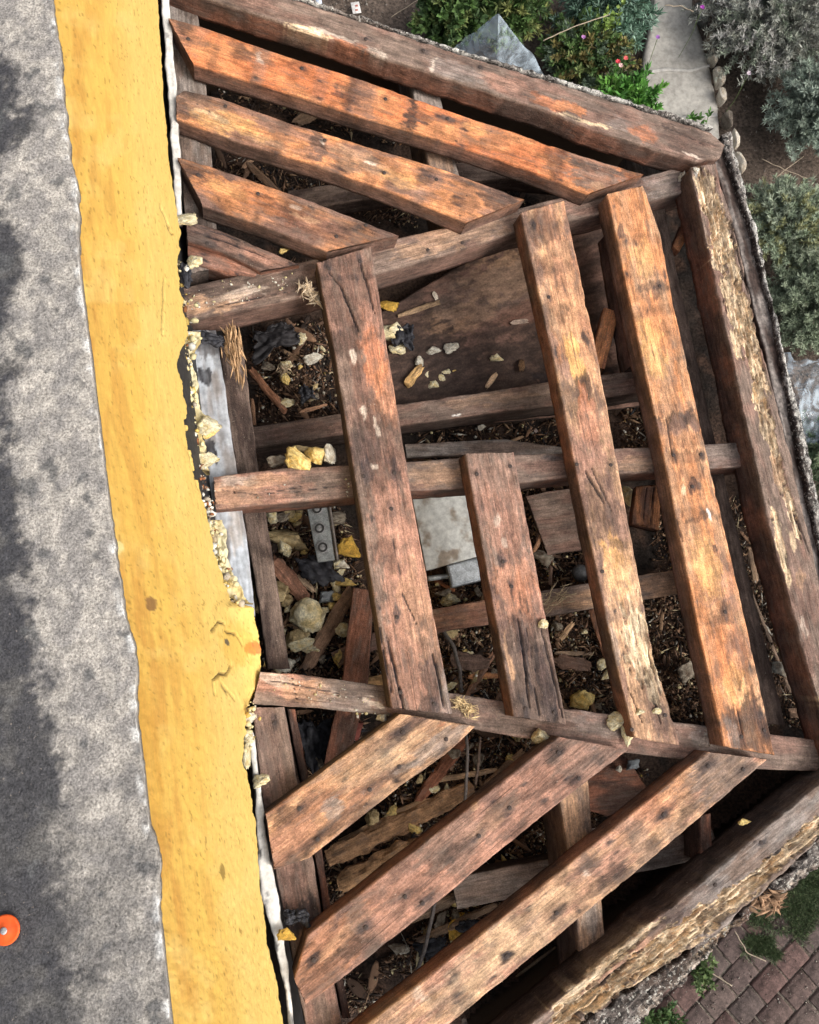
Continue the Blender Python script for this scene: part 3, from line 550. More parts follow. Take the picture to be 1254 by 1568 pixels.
# ---- upper rafters
board('rafter', [(256, 27), (300, 38), (439, 86), (559, 124), (700, 174), (788, 203), (877, 234), (987, 267)], [(294, 97), (439, 141), (559, 180), (700, 222), (810, 260), (903, 297)], t=.046, top=('hot', 'og'), side='br', seed=44,
      feats=[('br', 275, 45, 60, 40, .6), ('dk', 282, 40, 16, 20, .7), ('og', 340, 75, 60, 30, .3), ('dk', 370, 80, 26, 18, .6), ('dk', 460, 105, 22, 22, .4), ('dk', 545, 140, 30, 46, .6), ('br', 560, 150, 24, 60, .5), ('ink', 513, 140, 14, 9, .7), ('dk', 630, 175, 12, 40, .85), ('dk', 645, 175, 22, 14, .5), ('ink', 650, 187, 10, 7, .7),
             ('og', 590, 160, 26, 24, .5), ('og', 740, 215, 50, 24, .5), ('yel', 730, 200, 26, 14, .3), ('dk', 765, 218, 20, 20, .35), ('dk', 850, 245, 18, 46, .5), ('hot', 800, 235, 40, 22, .4), ('gb', 915, 265, 70, 60, .8), ('dk', 890, 250, 50, 14, .5), ('lt', 915, 285, 20, 10, .6), ('dk', 965, 268, 30, 20, .6), ('pale', 395, 90, 5, 16, .6), ('br', 400, 85, 30, 30, .3),
             ('nail', 288, 60), ('nail', 462, 105), ('nail', 590, 152), ('nail', 685, 182)],
      label='fiery orange upper rafter, next below the weathered top edge rafter', cat='rafter')
board('rafter', [(268, 147), (282, 138), (340, 151), (439, 187), (559, 223), (678, 259), (805, 306)], [(270, 181), (359, 215), (479, 251), (559, 279), (640, 310), (716, 341)], t=.046, top=('og', 'br'), side='br', seed=45,
      feats=[('gb', 290, 150, 60, 30, .7), ('dk', 300, 145, 40, 14, .6), ('yel', 350, 190, 70, 22, .55), ('tan', 330, 180, 40, 10, .5), ('dk', 270, 170, 20, 30, .6), ('dk', 410, 195, 60, 20, .3), ('dk', 485, 222, 20, 40, .8), ('br', 475, 235, 24, 26, .5), ('lt', 560, 250, 60, 22, .5), ('pale', 565, 251, 8, 6, .6), ('dk', 530, 247, 12, 18, .5), ('yel', 610, 275, 40, 14, .4), ('dk', 648, 270, 16, 18, .6), ('br', 660, 290, 20, 40, .4),
             ('dk', 715, 300, 30, 40, .5), ('og', 740, 305, 30, 20, .4), ('dk', 770, 310, 60, 30, .75), ('pale', 500, 215, 5, 4, .6), ('lt', 400, 215, 60, 10, .3), ('nail', 588, 265), ('nail', 497, 215), ('nail', 668, 275), ('nail', 345, 163)],
      label='upper rafter with a frayed yellowish wall end, second below the top edge rafter', cat='rafter')
board('rafter', [(270, 240), (320, 254), (479, 309), (612, 361)], [(309, 314), (399, 344), (503, 385)], t=.048, top=('br', 'og'), side='br', seed=46,
      feats=[('dk', 295, 265, 60, 24, .6), ('og', 370, 300, 80, 26, .9), ('hot', 400, 310, 60, 20, .4), ('yel', 350, 290, 40, 14, .4), ('dk', 370, 302, 18, 14, .4), ('dk', 425, 325, 26, 30, .4), ('dk', 455, 320, 30, 16, .5), ('gb', 500, 345, 50, 60, .4), ('rb', 490, 350, 60, 26, .5), ('dk', 560, 360, 60, 30, .5), ('pale', 455, 317, 8, 8, .4),
             ('lt', 470, 335, 30, 3, .6), ('nail', 303, 268), ('nail', 515, 362), ('nail', 560, 345), ('nail', 395, 297)],
      label='short upper rafter with an orange centre, ending on the widest rafter', cat='rafter')
board('rafter', [(284, 338), (330, 350), (460, 405)], [(286, 368), (340, 385), (400, 415)], off=.03, t=.05, top=('br', 'dk'), side='rb', seed=47,
      feats=[('dk', 320, 355, 60, 20, .5), ('pk', 400, 395, 26, 10, .4), ('crack', [(290, 352), (360, 375), (420, 398)], 3.5, 8), ('crack', [(300, 345), (380, 372)], 2, 5), ('nail', 317, 373)],
      label='stubby split dark rafter piece closest above the upper hip beam at the wall', cat='rafter')
board('batten', [(286, 374), (340, 390), (398, 408)], [(288, 400), (345, 418), (392, 424)], off=.045, t=.05, top=('rb', 'br'), side='rb', seed=48, feats=[('pk', 380, 408, 20, 10, .6)],
      label='thin reddish batten below the stubby split rafter piece at the wall', cat='batten')
# ---- lower rafters
board('rafter', [(405, 1247), (508, 1171), (614, 1093)], [(419, 1332), (473, 1314), (617, 1201), (681, 1156), (729, 1112)], t=.048, top=('lt', 'br'), side='dk', seed=49,
      feats=[('og', 480, 1250, 120, 50, .35), ('tan', 570, 1170, 80, 26, .25), ('dk', 620, 1120, 60, 12, .5), ('ink', 617, 1120, 16, 10, .5), ('dk', 455, 1237, 34, 12, .6), ('gry', 510, 1235, 16, 22, .7), ('dk', 520, 1262, 40, 14, .6), ('dk', 565, 1205, 30, 10, .5), ('dk', 615, 1180, 34, 12, .65), ('gry', 670, 1140, 70, 16, .6), ('dk', 680, 1150, 40, 8, .5),
             ('pk', 440, 1290, 60, 26, .4), ('dk', 480, 1285, 30, 8, .5), ('dk', 445, 1320, 40, 10, .5), ('lt', 560, 1145, 60, 16, .4), ('hot', 676, 1108, 10, 7, .6), ('dk', 610, 1203, 5, 4, .9),
             ('nail', 617, 1121), ('nail', 683, 1132), ('nail', 611, 1174), ('nail', 566, 1209), ('nail', 458, 1238), ('nail', 486, 1285)],
      label='shortest lower rafter meeting the widest rafter, wood tan with grey streaks', cat='rafter')
board('rafter', [(450, 1500), (470, 1432), (560, 1361), (730, 1228), (856, 1127)], [(467, 1540), (521, 1501), (681, 1373), (750, 1315), (854, 1231), (963, 1148)], t=.05, top=('pk', 'br'), side='rb', seed=50,
      feats=[('og', 500, 1460, 90, 40, .3), ('lt', 520, 1440, 50, 12, .4), ('dk', 495, 1490, 70, 14, .55), ('dk', 545, 1440, 40, 20, .6), ('gb', 565, 1430, 18, 60, .5), ('dk', 620, 1370, 22, 9, .6), ('dk', 645, 1375, 14, 9, .5), ('pk', 600, 1390, 60, 30, .4), ('dk', 670, 1320, 26, 22, .55), ('gb', 690, 1280, 60, 60, .55), ('dk', 705, 1300, 26, 14, .5),
             ('lt', 760, 1250, 50, 16, .3), ('dk', 770, 1235, 40, 12, .4), ('dk', 800, 1260, 26, 10, .4), ('dk', 835, 1205, 40, 10, .5), ('gb', 900, 1150, 70, 60, .5), ('dk', 850, 1145, 26, 14, .5), ('dk', 878, 1195, 20, 9, .7), ('pale', 650, 1262, 8, 4, .5), ('lt', 725, 1235, 10, 8, .6),
             ('nail', 855, 1152), ('nail', 886, 1192), ('nail', 780, 1237), ('nail', 733, 1280), ('nail', 620, 1373), ('nail', 647, 1383), ('nail', 560, 1420), ('nail', 480, 1470)],
      label='second lower rafter from the house wall, brownish pink with grey bands', cat='rafter')
board('rafter', [(420, 1682), (567, 1565), (750, 1421), (920, 1284), (1085, 1151)], [(545, 1682), (688, 1568), (750, 1518), (979, 1331), (1092, 1234), (1176, 1162)], t=.05, top=('lt', 'pk'), side='rb', seed=51,
      feats=[('tan', 780, 1450, 140, 40, .3), ('og', 1010, 1225, 90, 40, .3), ('hot', 1020, 1215, 50, 24, .2), ('dk', 775, 1465, 12, 9, .8), ('ink', 775, 1463, 9, 6, .7), ('dk', 790, 1400, 18, 40, .35), ('dk', 895, 1330, 44, 9, .7), ('dk', 905, 1365, 40, 9, .7), ('dk', 945, 1340, 26, 26, .65), ('ink', 950, 1335, 14, 9, .4), ('gb', 980, 1290, 20, 60, .5), ('dk', 1000, 1300, 26, 16, .5), ('dk', 850, 1400, 14, 20, .5),
             ('dk', 1018, 1245, 14, 8, .7), ('dk', 1050, 1250, 26, 18, .6), ('dk', 1055, 1225, 18, 16, .5), ('gb', 1110, 1180, 70, 70, .85), ('dk', 1080, 1175, 30, 8, .6), ('dk', 1140, 1180, 22, 10, .5), ('pale', 900, 1340, 7, 6, .9), ('gb', 690, 1530, 30, 40, .4), ('ink', 700, 1528, 10, 8, .6), ('pale', 640, 1525, 10, 10, .4), ('lt', 870, 1380, 60, 20, .4),
             ('nail', 1138, 1178), ('nail', 1084, 1173), ('nail', 776, 1464), ('nail', 852, 1398), ('nail', 1016, 1247)],
      label='longest lower rafter, pale orange, nearest the rotten lower edge beam', cat='rafter')
# ---- outer edge timbers
board('edge_rafter', [(190, -48), (300, -8), (440, 37), (520, 62), (593, 90), (663, 112), (759, 144), (840, 169), (899, 194), (1009, 230), (1067, 247), (1104, 240)],
      [(260, -68), (450, 0), (495, 14), (599, 48), (700, 82), (855, 128), (965, 163), (1089, 203), (1110, 222)], t=.06, top=('gb', 'br'), side='rb', seed=52, rough=.002, wob=.003,
      feats=[('dk', 360, 10, 60, 26, .4), ('pk', 520, 65, 60, 14, .6), ('hot', 540, 72, 40, 9, .5), ('pale', 510, 52, 40, 5, .7), ('pale', 575, 80, 22, 10, .6), ('pale', 590, 95, 12, 6, .7), ('rot', 470, 45, 40, 5, 3), ('gb', 640, 75, 80, 40, .5), ('gry', 700, 110, 60, 26, .5), ('pk', 780, 130, 60, 20, .5), ('pale', 665, 100, 4, 16, .6),
             ('hot', 855, 160, 60, 18, .6), ('og', 870, 165, 40, 12, .5), ('tan', 905, 188, 42, 6, .95), ('tan', 880, 181, 40, 5, .7), ('dk', 930, 170, 50, 30, .4), ('hot', 985, 205, 36, 20, .5), ('dk', 1050, 215, 60, 50, .6), ('gry', 950, 190, 30, 20, .4), ('pale', 1060, 238, 20, 4, .6), ('dk', 810, 140, 24, 26, .4),
             ('crack', [(850, 168), (900, 190)], 2, 4), ('crack', [(1010, 190), (1080, 222)], 2, 5), ('dk', 700, 90, 90, 8, .5), ('nail', 648, 78), ('nail', 735, 103), ('nail', 560, 60)],
      label='weathered grey brown edge rafter running along the top of the frame above the garden', cat='rafter')
board('edge_rafter', [(1057, 255), (1115, 519), (1150, 680), (1177, 800), (1215, 940), (1262, 1100), (1300, 1240)], [(1095, 250), (1125, 350), (1163, 519), (1205, 680), (1236, 810), (1270, 960), (1320, 1140), (1350, 1260)], t=.075, top=('gb', 'br'), side='rb', seed=53, rough=.002, wob=.004, du=.003, dv=.0015,
      feats=[('rot', 1090, 300, 60, 14, 7), ('rot', 1105, 355, 60, 24, 8), ('rot', 1100, 385, 40, 16, 6), ('rot', 1125, 415, 50, 10, 8), ('rot', 1140, 480, 56, 18, 7), ('rot', 1160, 565, 60, 14, 5), ('rot', 1165, 610, 44, 14, 6), ('rot', 1128, 525, 30, 9, 4), ('rot', 1185, 680, 40, 10, 6), ('rot', 1080, 300, 60, 12, 4), ('rot', 1098, 330, 50, 20, 5), ('rot', 1120, 460, 50, 16, 4), ('rot', 1150, 520, 60, 20, 6), ('rot', 1172, 640, 60, 14, 5), ('rot', 1192, 720, 50, 10, 5), ('rot', 1215, 790, 50, 8, 5), ('rot', 1130, 470, 60, 22, 3), ('dk', 1150, 440, 50, 14, .6),
             ('dk', 1085, 290, 60, 10, .4), ('gb', 1180, 740, 120, 40, .4), ('lt', 1190, 720, 36, 14, .5), ('rot', 1195, 830, 60, 7, 4), ('tan', 1200, 860, 60, 6, .9), ('tan', 1214, 830, 26, 7, .7), ('lt', 1225, 885, 20, 10, .6), ('tan', 1250, 1080, 40, 8, .9), ('dk', 1240, 960, 90, 30, .3), ('wh', 1067, 262, 6, 6, .9), ('rot', 1075, 275, 40, 5, 4),
             ('crack', [(1120, 350), (1145, 450)], 3, 8), ('crack', [(1085, 262), (1105, 330)], 2.5, 8), ('crack', [(1215, 780), (1240, 850)], 3, 7), ('pale', 1230, 960, 20, 9, .3)],
      label='badly rotten right edge rafter with crumbled pale wood along its top', cat='rafter')
board('edge_rafter', [(560, 1770), (812, 1568), (1031, 1387), (1254, 1202), (1318, 1150)], [(660, 1762), (899, 1562), (1000, 1492), (1112, 1417), (1254, 1285), (1356, 1196)], t=.09, top=('gb', 'gry'), side='dk', seed=54, rough=.002, wob=.004, du=.003, dv=.0016,
      feats=[('br', 960, 1480, 200, 60, .5), ('lt', 950, 1490, 130, 30, .5), ('pk', 960, 1470, 70, 24, .4), ('dk', 1060, 1390, 80, 26, .5), ('gry', 1090, 1370, 60, 16, .5), ('ink', 1035, 1400, 24, 24, .4), ('ink', 1130, 1345, 14, 10, .4), ('gry', 1190, 1270, 90, 20, .5), ('dk', 1200, 1300, 60, 14, .4),
             ('rot', 880, 1552, 90, 15, 7), ('rot', 935, 1515, 100, 14, 8), ('rot', 1000, 1468, 90, 19, 7), ('rot', 1060, 1425, 90, 19, 6), ('rot', 1120, 1380, 80, 15, 7), ('rot', 900, 1500, 60, 9, 3), ('rot', 960, 1450, 60, 8, 3), ('rot', 1160, 1345, 80, 9, 7), ('rot', 1215, 1300, 70, 12, 8), ('rot', 1240, 1270, 60, 9, 6), ('rot', 830, 1600, 120, 15, 7), ('rot', 950, 1460, 50, 7, 4), ('tan', 1150, 1365, 60, 6, .8),
             ('crack', [(880, 1540), (1000, 1445)], 2.5, 8), ('crack', [(920, 1505), (960, 1475)], 4, 8), ('crack', [(1150, 1340), (1254, 1250)], 2.5, 8), ('nail', 1095, 1355), ('nail', 1165, 1290)],
      label='rotten lower right edge beam with flaking pale wood along its outer side', cat='rafter')
# ================================================================== EDGE RIMS, FLASHING
board('stucco_rim', [(1104, 205), (1122, 260), (1150, 350), (1180, 460), (1215, 640), (1247, 800), (1285, 960), (1340, 1170)], [(1118, 200), (1136, 270), (1165, 380), (1196, 519), (1235, 678), (1268, 850), (1306, 990), (1362, 1170)], off=.055, t=.05, top=('gry', 'dk'), side='dk', seed=60, grit=.006, rough=.006, wob=.005, mat=MCRUST,
      feats=[('wh', 1128, 235, 60, 8, .8), ('wh', 1140, 290, 60, 5, .8), ('wh', 1160, 365, 90, 6, .8), ('wh', 1178, 440, 60, 7, .7), ('wh', 1196, 525, 90, 7, .8), ('wh', 1215, 600, 60, 8, .7), ('wh', 1236, 690, 90, 8, .7), ('wh', 1252, 780, 80, 8, .6)],
      label='crusty broken stucco rim outside the rotten right edge rafter', cat='stucco rim')
board('felt_strip', [(1092, 238), (1118, 330), (1150, 450), (1195, 640), (1228, 790), (1262, 950), (1330, 1180)], [(1112, 215), (1134, 300), (1162, 400), (1200, 560), (1232, 700), (1262, 840), (1345, 1170)], off=.07, t=.03, top=('dk', 'gry'), side='dk', seed=61, rough=.004, mat=MFELT,
      label='dark strip of building paper between the right edge rafter and its stucco rim', cat='paper strip')
board('stucco_rim', [(262, -72), (452, -3), (497, 11), (601, 46), (702, 79), (857, 125), (967, 160), (1090, 198)], [(262, -76), (452, -7), (498, 8), (603, 42), (704, 76), (859, 121), (969, 156), (1095, 194)], off=.014, t=.05, top=('wh', 'gry'), side='gry', seed=62, grit=.006, rough=.004, wob=.003, mat=MCRUST,
      feats=[('gb', 560, 30, 90, 6, .6), ('dk', 760, 92, 60, 6, .5), ('dk', 1000, 165, 60, 6, .5)], label='thin crumbling white stucco edge along the top of the upper edge rafter', cat='stucco rim')
board('stucco_rim', [(650, 1770), (900, 1565), (1000, 1494), (1112, 1420), (1254, 1288), (1360, 1198)], [(760, 1770), (955, 1585), (991, 1553), (1050, 1500), (1104, 1440), (1152, 1402), (1208, 1362), (1254, 1325), (1380, 1220)], off=.035, t=.06, top=('gry', 'gb'), side='dk', seed=63, grit=.006, rough=.008, wob=.012, mat=MCRUST,
      feats=[('rot', 1100, 1440, 50, 8, 4), ('pale', 1060, 1480, 60, 9, .8), ('dk', 1020, 1500, 60, 12, .6), ('dk', 1180, 1365, 60, 12, .6), ('pale', 1220, 1345, 60, 9, .6), ('pale', 990, 1540, 30, 9, .6), ('br', 1130, 1415, 50, 10, .6), ('dk', 940, 1560, 60, 14, .5)],
      label='ragged broken stucco and lath rim below the rotten lower edge beam', cat='stucco rim')
board('flashing_strip', [(243, -40), (246, 0), (252, 60), (256, 130), (264, 240), (270, 335)], [(256, -40), (259, 0), (264, 60), (270, 130), (276, 240), (279, 335)], off=.012, t=.03, top=('wh', 'wh'), side='gry', seed=64, mat=MPAINT, rough=.0025, wob=.003, feats=[('ink', 254, 60, 10, 3, .5), ('ink', 262, 190, 14, 3, .5)],
      label='narrow white painted strip along the upper part of the yellow wall edge', cat='flashing')
board('flashing_strip', [(378, 1120), (390, 1198), (393, 1271), (399, 1367), (420, 1440), (438, 1530), (452, 1700)], [(387, 1120), (398, 1198), (408, 1290), (426, 1370), (436, 1450), (446, 1530), (462, 1700)], off=.025, t=.03, top=('wh', 'wh'), side='gry', seed=65, mat=MPAINT, rough=.003, wob=.004,
      feats=[('ink', 398, 1300, 16, 3, .8), ('ink', 406, 1380, 12, 3, .7), ('ink', 425, 1490, 50, 6, .8), ('ink', 440, 1560, 60, 6, .7)], label='white painted strip along the lower part of the yellow wall edge', cat='flashing')
board('flashing_strip', [(285, 505), (288, 560), (302, 660), (318, 740), (340, 850), (358, 945)], [(330, 505), (337, 545), (352, 650), (363, 724), (378, 830), (391, 945)], off=.085, t=.02, top=('met', 'gry'), side='gry', seed=66, mat=MPAINT, rough=.0025,
      feats=[('gry', 340, 600, 200, 14, .3), ('ink', 312, 575, 16, 12, .9), ('ink', 325, 690, 24, 10, .9), ('dk', 318, 520, 30, 60, .6), ('pale', 360, 800, 60, 10, .4)], label='wide bluish white strip below the middle stretch of the broken wall edge', cat='flashing')

# ================================================================== THINGS IN THE CAVITY
def boxmesh(name, a, b, cc, mat, colr, bev=.002, jit=0):
    x, y, z = a/2, b/2, cc; e = bev
    v = np.array([(-x, -y, 0), (x, -y, 0), (x, y, 0), (-x, y, 0), (-x, -y, z-e), (x, -y, z-e), (x, y, z-e), (-x, y, z-e), (-x+e, -y+e, z), (x-e, -y+e, z), (x-e, y-e, z), (-x+e, y-e, z)])
    if jit: v = v+RS.randn(12, 3)*jit
    f = np.array([(3, 2, 1, 0), (0, 1, 5, 4), (1, 2, 6, 5), (2, 3, 7, 6), (3, 0, 4, 7), (4, 5, 9, 8), (5, 6, 10, 9), (6, 7, 11, 10), (7, 4, 8, 11), (8, 9, 10, 11)])
    return mesh(name, v, f, np.tile(colr, (12, 1)), mat)
def floor_quad(name, q, z, t, mat, c0, c1, label, cat, n=70, sc=18, thr=(.5, .7), amp=.001, up=None):
    P4 = [HP(a, b, z) for a, b in q]; s = np.linspace(0, 1, n); A_, B_ = np.meshgrid(s, s, indexing='ij'); A_, B_ = A_.ravel()[:, None], B_.ravel()[:, None]
    P = (P4[0]*(1-A_)+P4[1]*A_)*(1-B_)+(P4[3]*(1-A_)+P4[2]*A_)*B_; P[:, 2] += (fbm(P*20, 3)-.5)*amp*4
    c = mixc(np.tile(c0, (len(P), 1)), c1, sm(*thr, fbm(P*sc+7, 5)))
    lo = P.copy(); lo[:, 2] -= t; idx = np.arange(n*n).reshape(n, n); f = [tuple(x) for x in grid_faces(n, n)]
    ring = list(idx[:, 0])+list(idx[-1, 1:])+list(idx[-2::-1, -1])+list(idx[0, -2:0:-1])
    m_ = len(ring); V = np.r_[P, lo[ring]]; f += [(ring[i], ring[(i+1) % m_], n*n+(i+1) % m_, n*n+i) for i in range(m_)]
    o_ = P.mean(0)
    cc = np.r_[c, c[ring]*.8]
    r = ob(name, mesh(name, V-o_, f, cc, mat), None, Matrix.Translation(o_)); tag(r, label, cat); return r
floor_quad('metal_panel', [(632, 764), (722, 758), (735, 851), (653, 873)], FLOOR+.10, .02, MPAINT, (.66, .66, .62), (.34, .28, .22), 'white painted metal panel with rusty specks below the middle beam', 'metal panel', thr=(.50, .62))
def quadbox(name, q, z, t, mat, c, parent=None, label=None, cat=None):
    P4 = np.array([HP(a, b, z) for a, b in q]); o_ = P4.mean(0); V = np.r_[P4-o_, P4-o_-[0, 0, t]]
    f = [(3, 2, 1, 0), (4, 5, 6, 7)]+[(i, (i+1) % 4, (i+1) % 4+4, i+4) for i in range(4)]
    me = mesh(name, V, f, np.tile(c, (8, 1)), mat); r = ob(name, me, parent, Matrix.Translation(o_))
    if parent is not None: r.matrix_parent_inverse = Matrix.Translation(parent.location).inverted()
    if label: tag(r, label, cat)
    return r
def bev(o, w=.002):
    m = o.modifiers.new('bevel', 'BEVEL'); m.width = w; m.segments = 2; return o
zt_ = FLOOR+.095
jb = empty('junction_box', HP(708, 878, FLOOR+.04), 'small dusty metal junction box with a conduit stub beside the white panel', 'junction box')
bev(quadbox('box', [(684, 866), (738, 852), (746, 886), (692, 899)], zt_, .045, MMET, (.42, .45, .48), jb))
bev(quadbox('cover', [(687, 867), (736, 855), (743, 883), (694, 895)], zt_+.003, .002, MMET, (.52, .55, .57), jb), .0008)
def tube(name, pts, r, mat, colr, seg=7, parent=None, jit=0, label=None, cat=None, taper=.0):
    p = poly(pts, max(8, len(pts)*5)); n = len(p); p = p+(fbm(p*30, 3)-.5)[:, None]*jit
    o_ = p[0].copy(); p = p-o_; v = []
    for i in range(n):
        d = p[min(i+1, n-1)]-p[max(i-1, 0)]; d = d/(np.linalg.norm(d)+1e-9); a = np.cross(d, [.13, .2, .97]); a /= np.linalg.norm(a)+1e-9; b = np.cross(d, a); rr = r*(1-taper*i/n)
        for k in range(seg): t_ = 2*math.pi*k/seg; v.append(p[i]+rr*(math.cos(t_)*a+math.sin(t_)*b))
    f = [(i*seg+k, i*seg+(k+1) % seg, (i+1)*seg+(k+1) % seg, (i+1)*seg+k) for i in range(n-1) for k in range(seg)]+[tuple(range(seg))[::-1], tuple((n-1)*seg+k for k in range(seg))]
    v = np.array(v); c = np.tile(colr, (len(v), 1))*(.7+.6*fbm(v*80, 3))[:, None]
    r_ = ob(name, mesh(name, v, f, c, mat, True), parent, Matrix.Translation(o_))
    if parent is not None: r_.matrix_parent_inverse = Matrix.Translation(parent.location).inverted()
    if label: tag(r_, label, cat)
    return r_
tube('conduit', [HP(655, 886, zt_-.025), HP(688, 882, zt_-.025)], .006, MMET, (.4, .42, .42), parent=jb)
kp = empty('knockout_plate', HP(490, 818, FLOOR+.05), 'grey metal plate with round knockouts below the middle beam, left of the widest rafter', 'metal plate')
zk = FLOOR+.085
bev(quadbox('plate', [(467, 765), (500, 764), (513, 857), (486, 861)], zk, .012, MMET, (.34, .36, .36), kp))
for (a, b) in ((485, 779), (489, 809), (494, 838)):
    v_, f_ = lathe([(.0135, 0), (.0135, .0030), (.0112, .0034), (.0108, .0006), (.0066, .0006), (.0062, .0028), (.0045, .0030)], 22)
    k = ob('knockout', mesh('knockout', v_, f_, np.repeat([[.10]*3, [.30]*3, [.34]*3, [.06]*3, [.08]*3, [.30]*3, [.36]*3], 22, 0), MMET), kp); k.location = Vector(HP(a, b, zk))-kp.location
tube('edge_rod', [HP(503, 764, zk+.002), HP(517, 858, zk+.002)], .0035, MMET, (.2, .17, .15), parent=kp)
quadbox('brick_fragment', [(515, 1112), (532, 1104), (556, 1108), (548, 1137)], FLOOR+.07, .04, MBRICK, (.28, .09, .07), label='dull red brick fragment in the gap under the lower hip beam', cat='brick')
# round dark fixture
v_, f_ = lathe([(.0, .0), (.018, 0), (.020, .004), (.019, .012), (.013, .016), (.004, .018)], 20)
o_ = tag(ob('fixture_cap', mesh('fixture_cap', v_, f_, np.tile([.10, .10, .10], (len(v_), 1)), MMET, True), None, Matrix.Translation(HP(888, 878, FLOOR+.06))), 'small round metal cap right of the short rafter, above the lower ceiling joist', 'cap')
v_, f_ = lathe([(.0, .0), (.013, 0), (.0135, .003), (.007, .0035), (.0065, .02), (.003, .021)], 18)
tag(ob('spool_cap', mesh('spool_cap', v_, f_, np.tile([.13, .09, .07], (len(v_), 1)), MMET, True), None, Matrix.Translation(HP(1060, 988, FLOOR+.05))), 'small brown ribbed ring near the lower end of the brightest rafter', 'ring')
# roofing cap fastener on the upper roof
fw = empty('roofing_fastener', HP(12, 1421, zt), 'round orange plastic cap fastener nailed to the grey upper roof', 'fastener')
v_, f_ = lathe([(.0132, 0), (.0136, .0015), (.0126, .0028), (.0112, .0024), (.006, .0026), (.0050, .0034), (.001, .0036)], 40)
bpy.data.objects; k = ob('cap', mesh('cap', v_, f_, np.tile([.80, .11, .018], (len(v_), 1)), MPAINT, True), fw); k.location = (0, 0, .004)
v_, f_ = lathe([(.0032, 0), (.0032, .0008), (.002, .0014), (.0005, .0015)], 16); k = ob('nail', mesh('nail_head', v_, f_, np.tile([.45, .45, .45], (len(v_), 1)), MMET, True), fw); k.location = (0, 0, .0076)

# ---- felt scraps
def scrap(q, z, label, colr=(.025, .025, .03), n=26, amp=.02, roof=None, mat=None, seed=0, cat='felt scrap', name='felt_scrap'):
    c0 = np.array([HP(a, b, z) for a, b in q]) if roof is None else np.array([RP(a, b, roof) for a, b in q])
    s = np.linspace(0, 1, n); A_, B_ = np.meshgrid(s, s, indexing='ij'); A_, B_ = A_.ravel()[:, None], B_.ravel()[:, None]
    P = (c0[0]*(1-A_)+c0[1]*A_)*(1-B_)+(c0[3]*(1-A_)+c0[2]*A_)*B_; o_ = P.mean(0)
    ctr_ = P-o_; rag = (fbm(np.c_[A_*3+seed, B_*3, A_*0], 4)-.5); edge = np.maximum(np.abs(A_-.5), np.abs(B_-.5))[:, 0]*2
    P = o_+ctr_*(1-edge*(.25+1.5*rag))[:, None]; P[:, 2] += (fbm(np.c_[A_*4+seed, B_*4, A_*0+1], 4)-.4)*amp*1.6
    c = np.tile(colr, (len(P), 1))*(.7+.7*fbm(P*70, 3))[:, None]
    r = ob(name, mesh(name, P-o_, grid_faces(n, n), c, mat or MFELT), None, Matrix.Translation(o_)); m = r.modifiers.new('thick', 'SOLIDIFY'); m.thickness = .002; m.offset = -1
    return tag(r, label, cat)
scrap([(432, 846), (500, 838), (545, 905), (470, 900)], FLOOR+.065, 'curled black roofing felt scrap below the knockout plate', seed=1)
scrap([(450, 590), (472, 585), (488, 612), (462, 622)], FLOOR+.06, 'black felt lump left of the widest rafter, just above the ceiling joist', seed=2)
scrap([(590, 495), (632, 490), (640, 535), (600, 540)], FLOOR+.075, 'black felt scrap under the big frayed foam piece', seed=3)
scrap([(625, 1440), (690, 1425), (690, 1465), (640, 1475)], FLOOR+.065, 'dark felt scrap between the second and longest lower rafters', seed=4)
scrap([(690, 1408), (740, 1400), (745, 1432), (712, 1440)], FLOOR+.075, 'black felt piece resting on yellow foam between the two long lower rafters', seed=5)
scrap([(450, 1088), (512, 1092), (508, 1200), (466, 1180)], FLOOR+.05, 'granular black felt sheet beside the lower wall plate', seed=6)
scrap([(376, 505), (450, 485), (470, 520), (390, 560)], FLOOR+.05, 'dark felt sheet lying under the upper hip beam near the wall', seed=7, colr=(.035, .032, .034))
scrap([(272, 400), (290, 398), (300, 440), (278, 445)], 0, 'black tar paper scrap sticking out at the upper wall edge', roof=.01, seed=8, amp=.01)
scrap([(432, 1390), (474, 1383), (476, 1420), (436, 1412)], 0, 'crumpled black tar lump on the lower wall plate', roof=.03, seed=9, amp=.02)
scrap([(300, 500), (352, 515), (350, 535), (305, 530)], 0, 'black tar paper flap below the wall end of the upper hip beam', roof=.06, seed=10, amp=.01)
scrap([(1030, 30), (1010, 10), (960, 30), (980, 60)], 0, 'x', seed=11) if False else None
# ---- foam chunks
import bmesh
_b = bmesh.new(); bmesh.ops.create_icosphere(_b, subdivisions=4, radius=1); _b.verts.ensure_lookup_table()
_b2 = bmesh.new(); bmesh.ops.create_icosphere(_b2, subdivisions=3, radius=1); IC3 = np.array([v.co[:] for v in _b2.verts]); IF3 = np.array([[v.index for v in f.verts] for f in _b2.faces]); _b2.free()
ICO = np.array([v.co[:] for v in _b.verts]); ICF = np.array([[v.index for v in f.verts] for f in _b.faces]); _b.free()
FC = dict(cream=((.88, .80, .56), (.74, .58, .28)), yellow=((.84, .64, .26), (.72, .46, .12)), tan=((.62, .48, .26), (.34, .24, .11)), white=((.84, .80, .68), (.58, .50, .38)), dirty=((.36, .31, .24), (.14, .10, .07)), petal=((.80, .50, .10), (.6, .34, .06)), dark=((.06, .05, .045), (.03, .025, .02)), grey=((.40, .44, .47), (.25, .27, .29)), brown=((.22, .12, .06), (.10, .06, .035)))
FM = {}
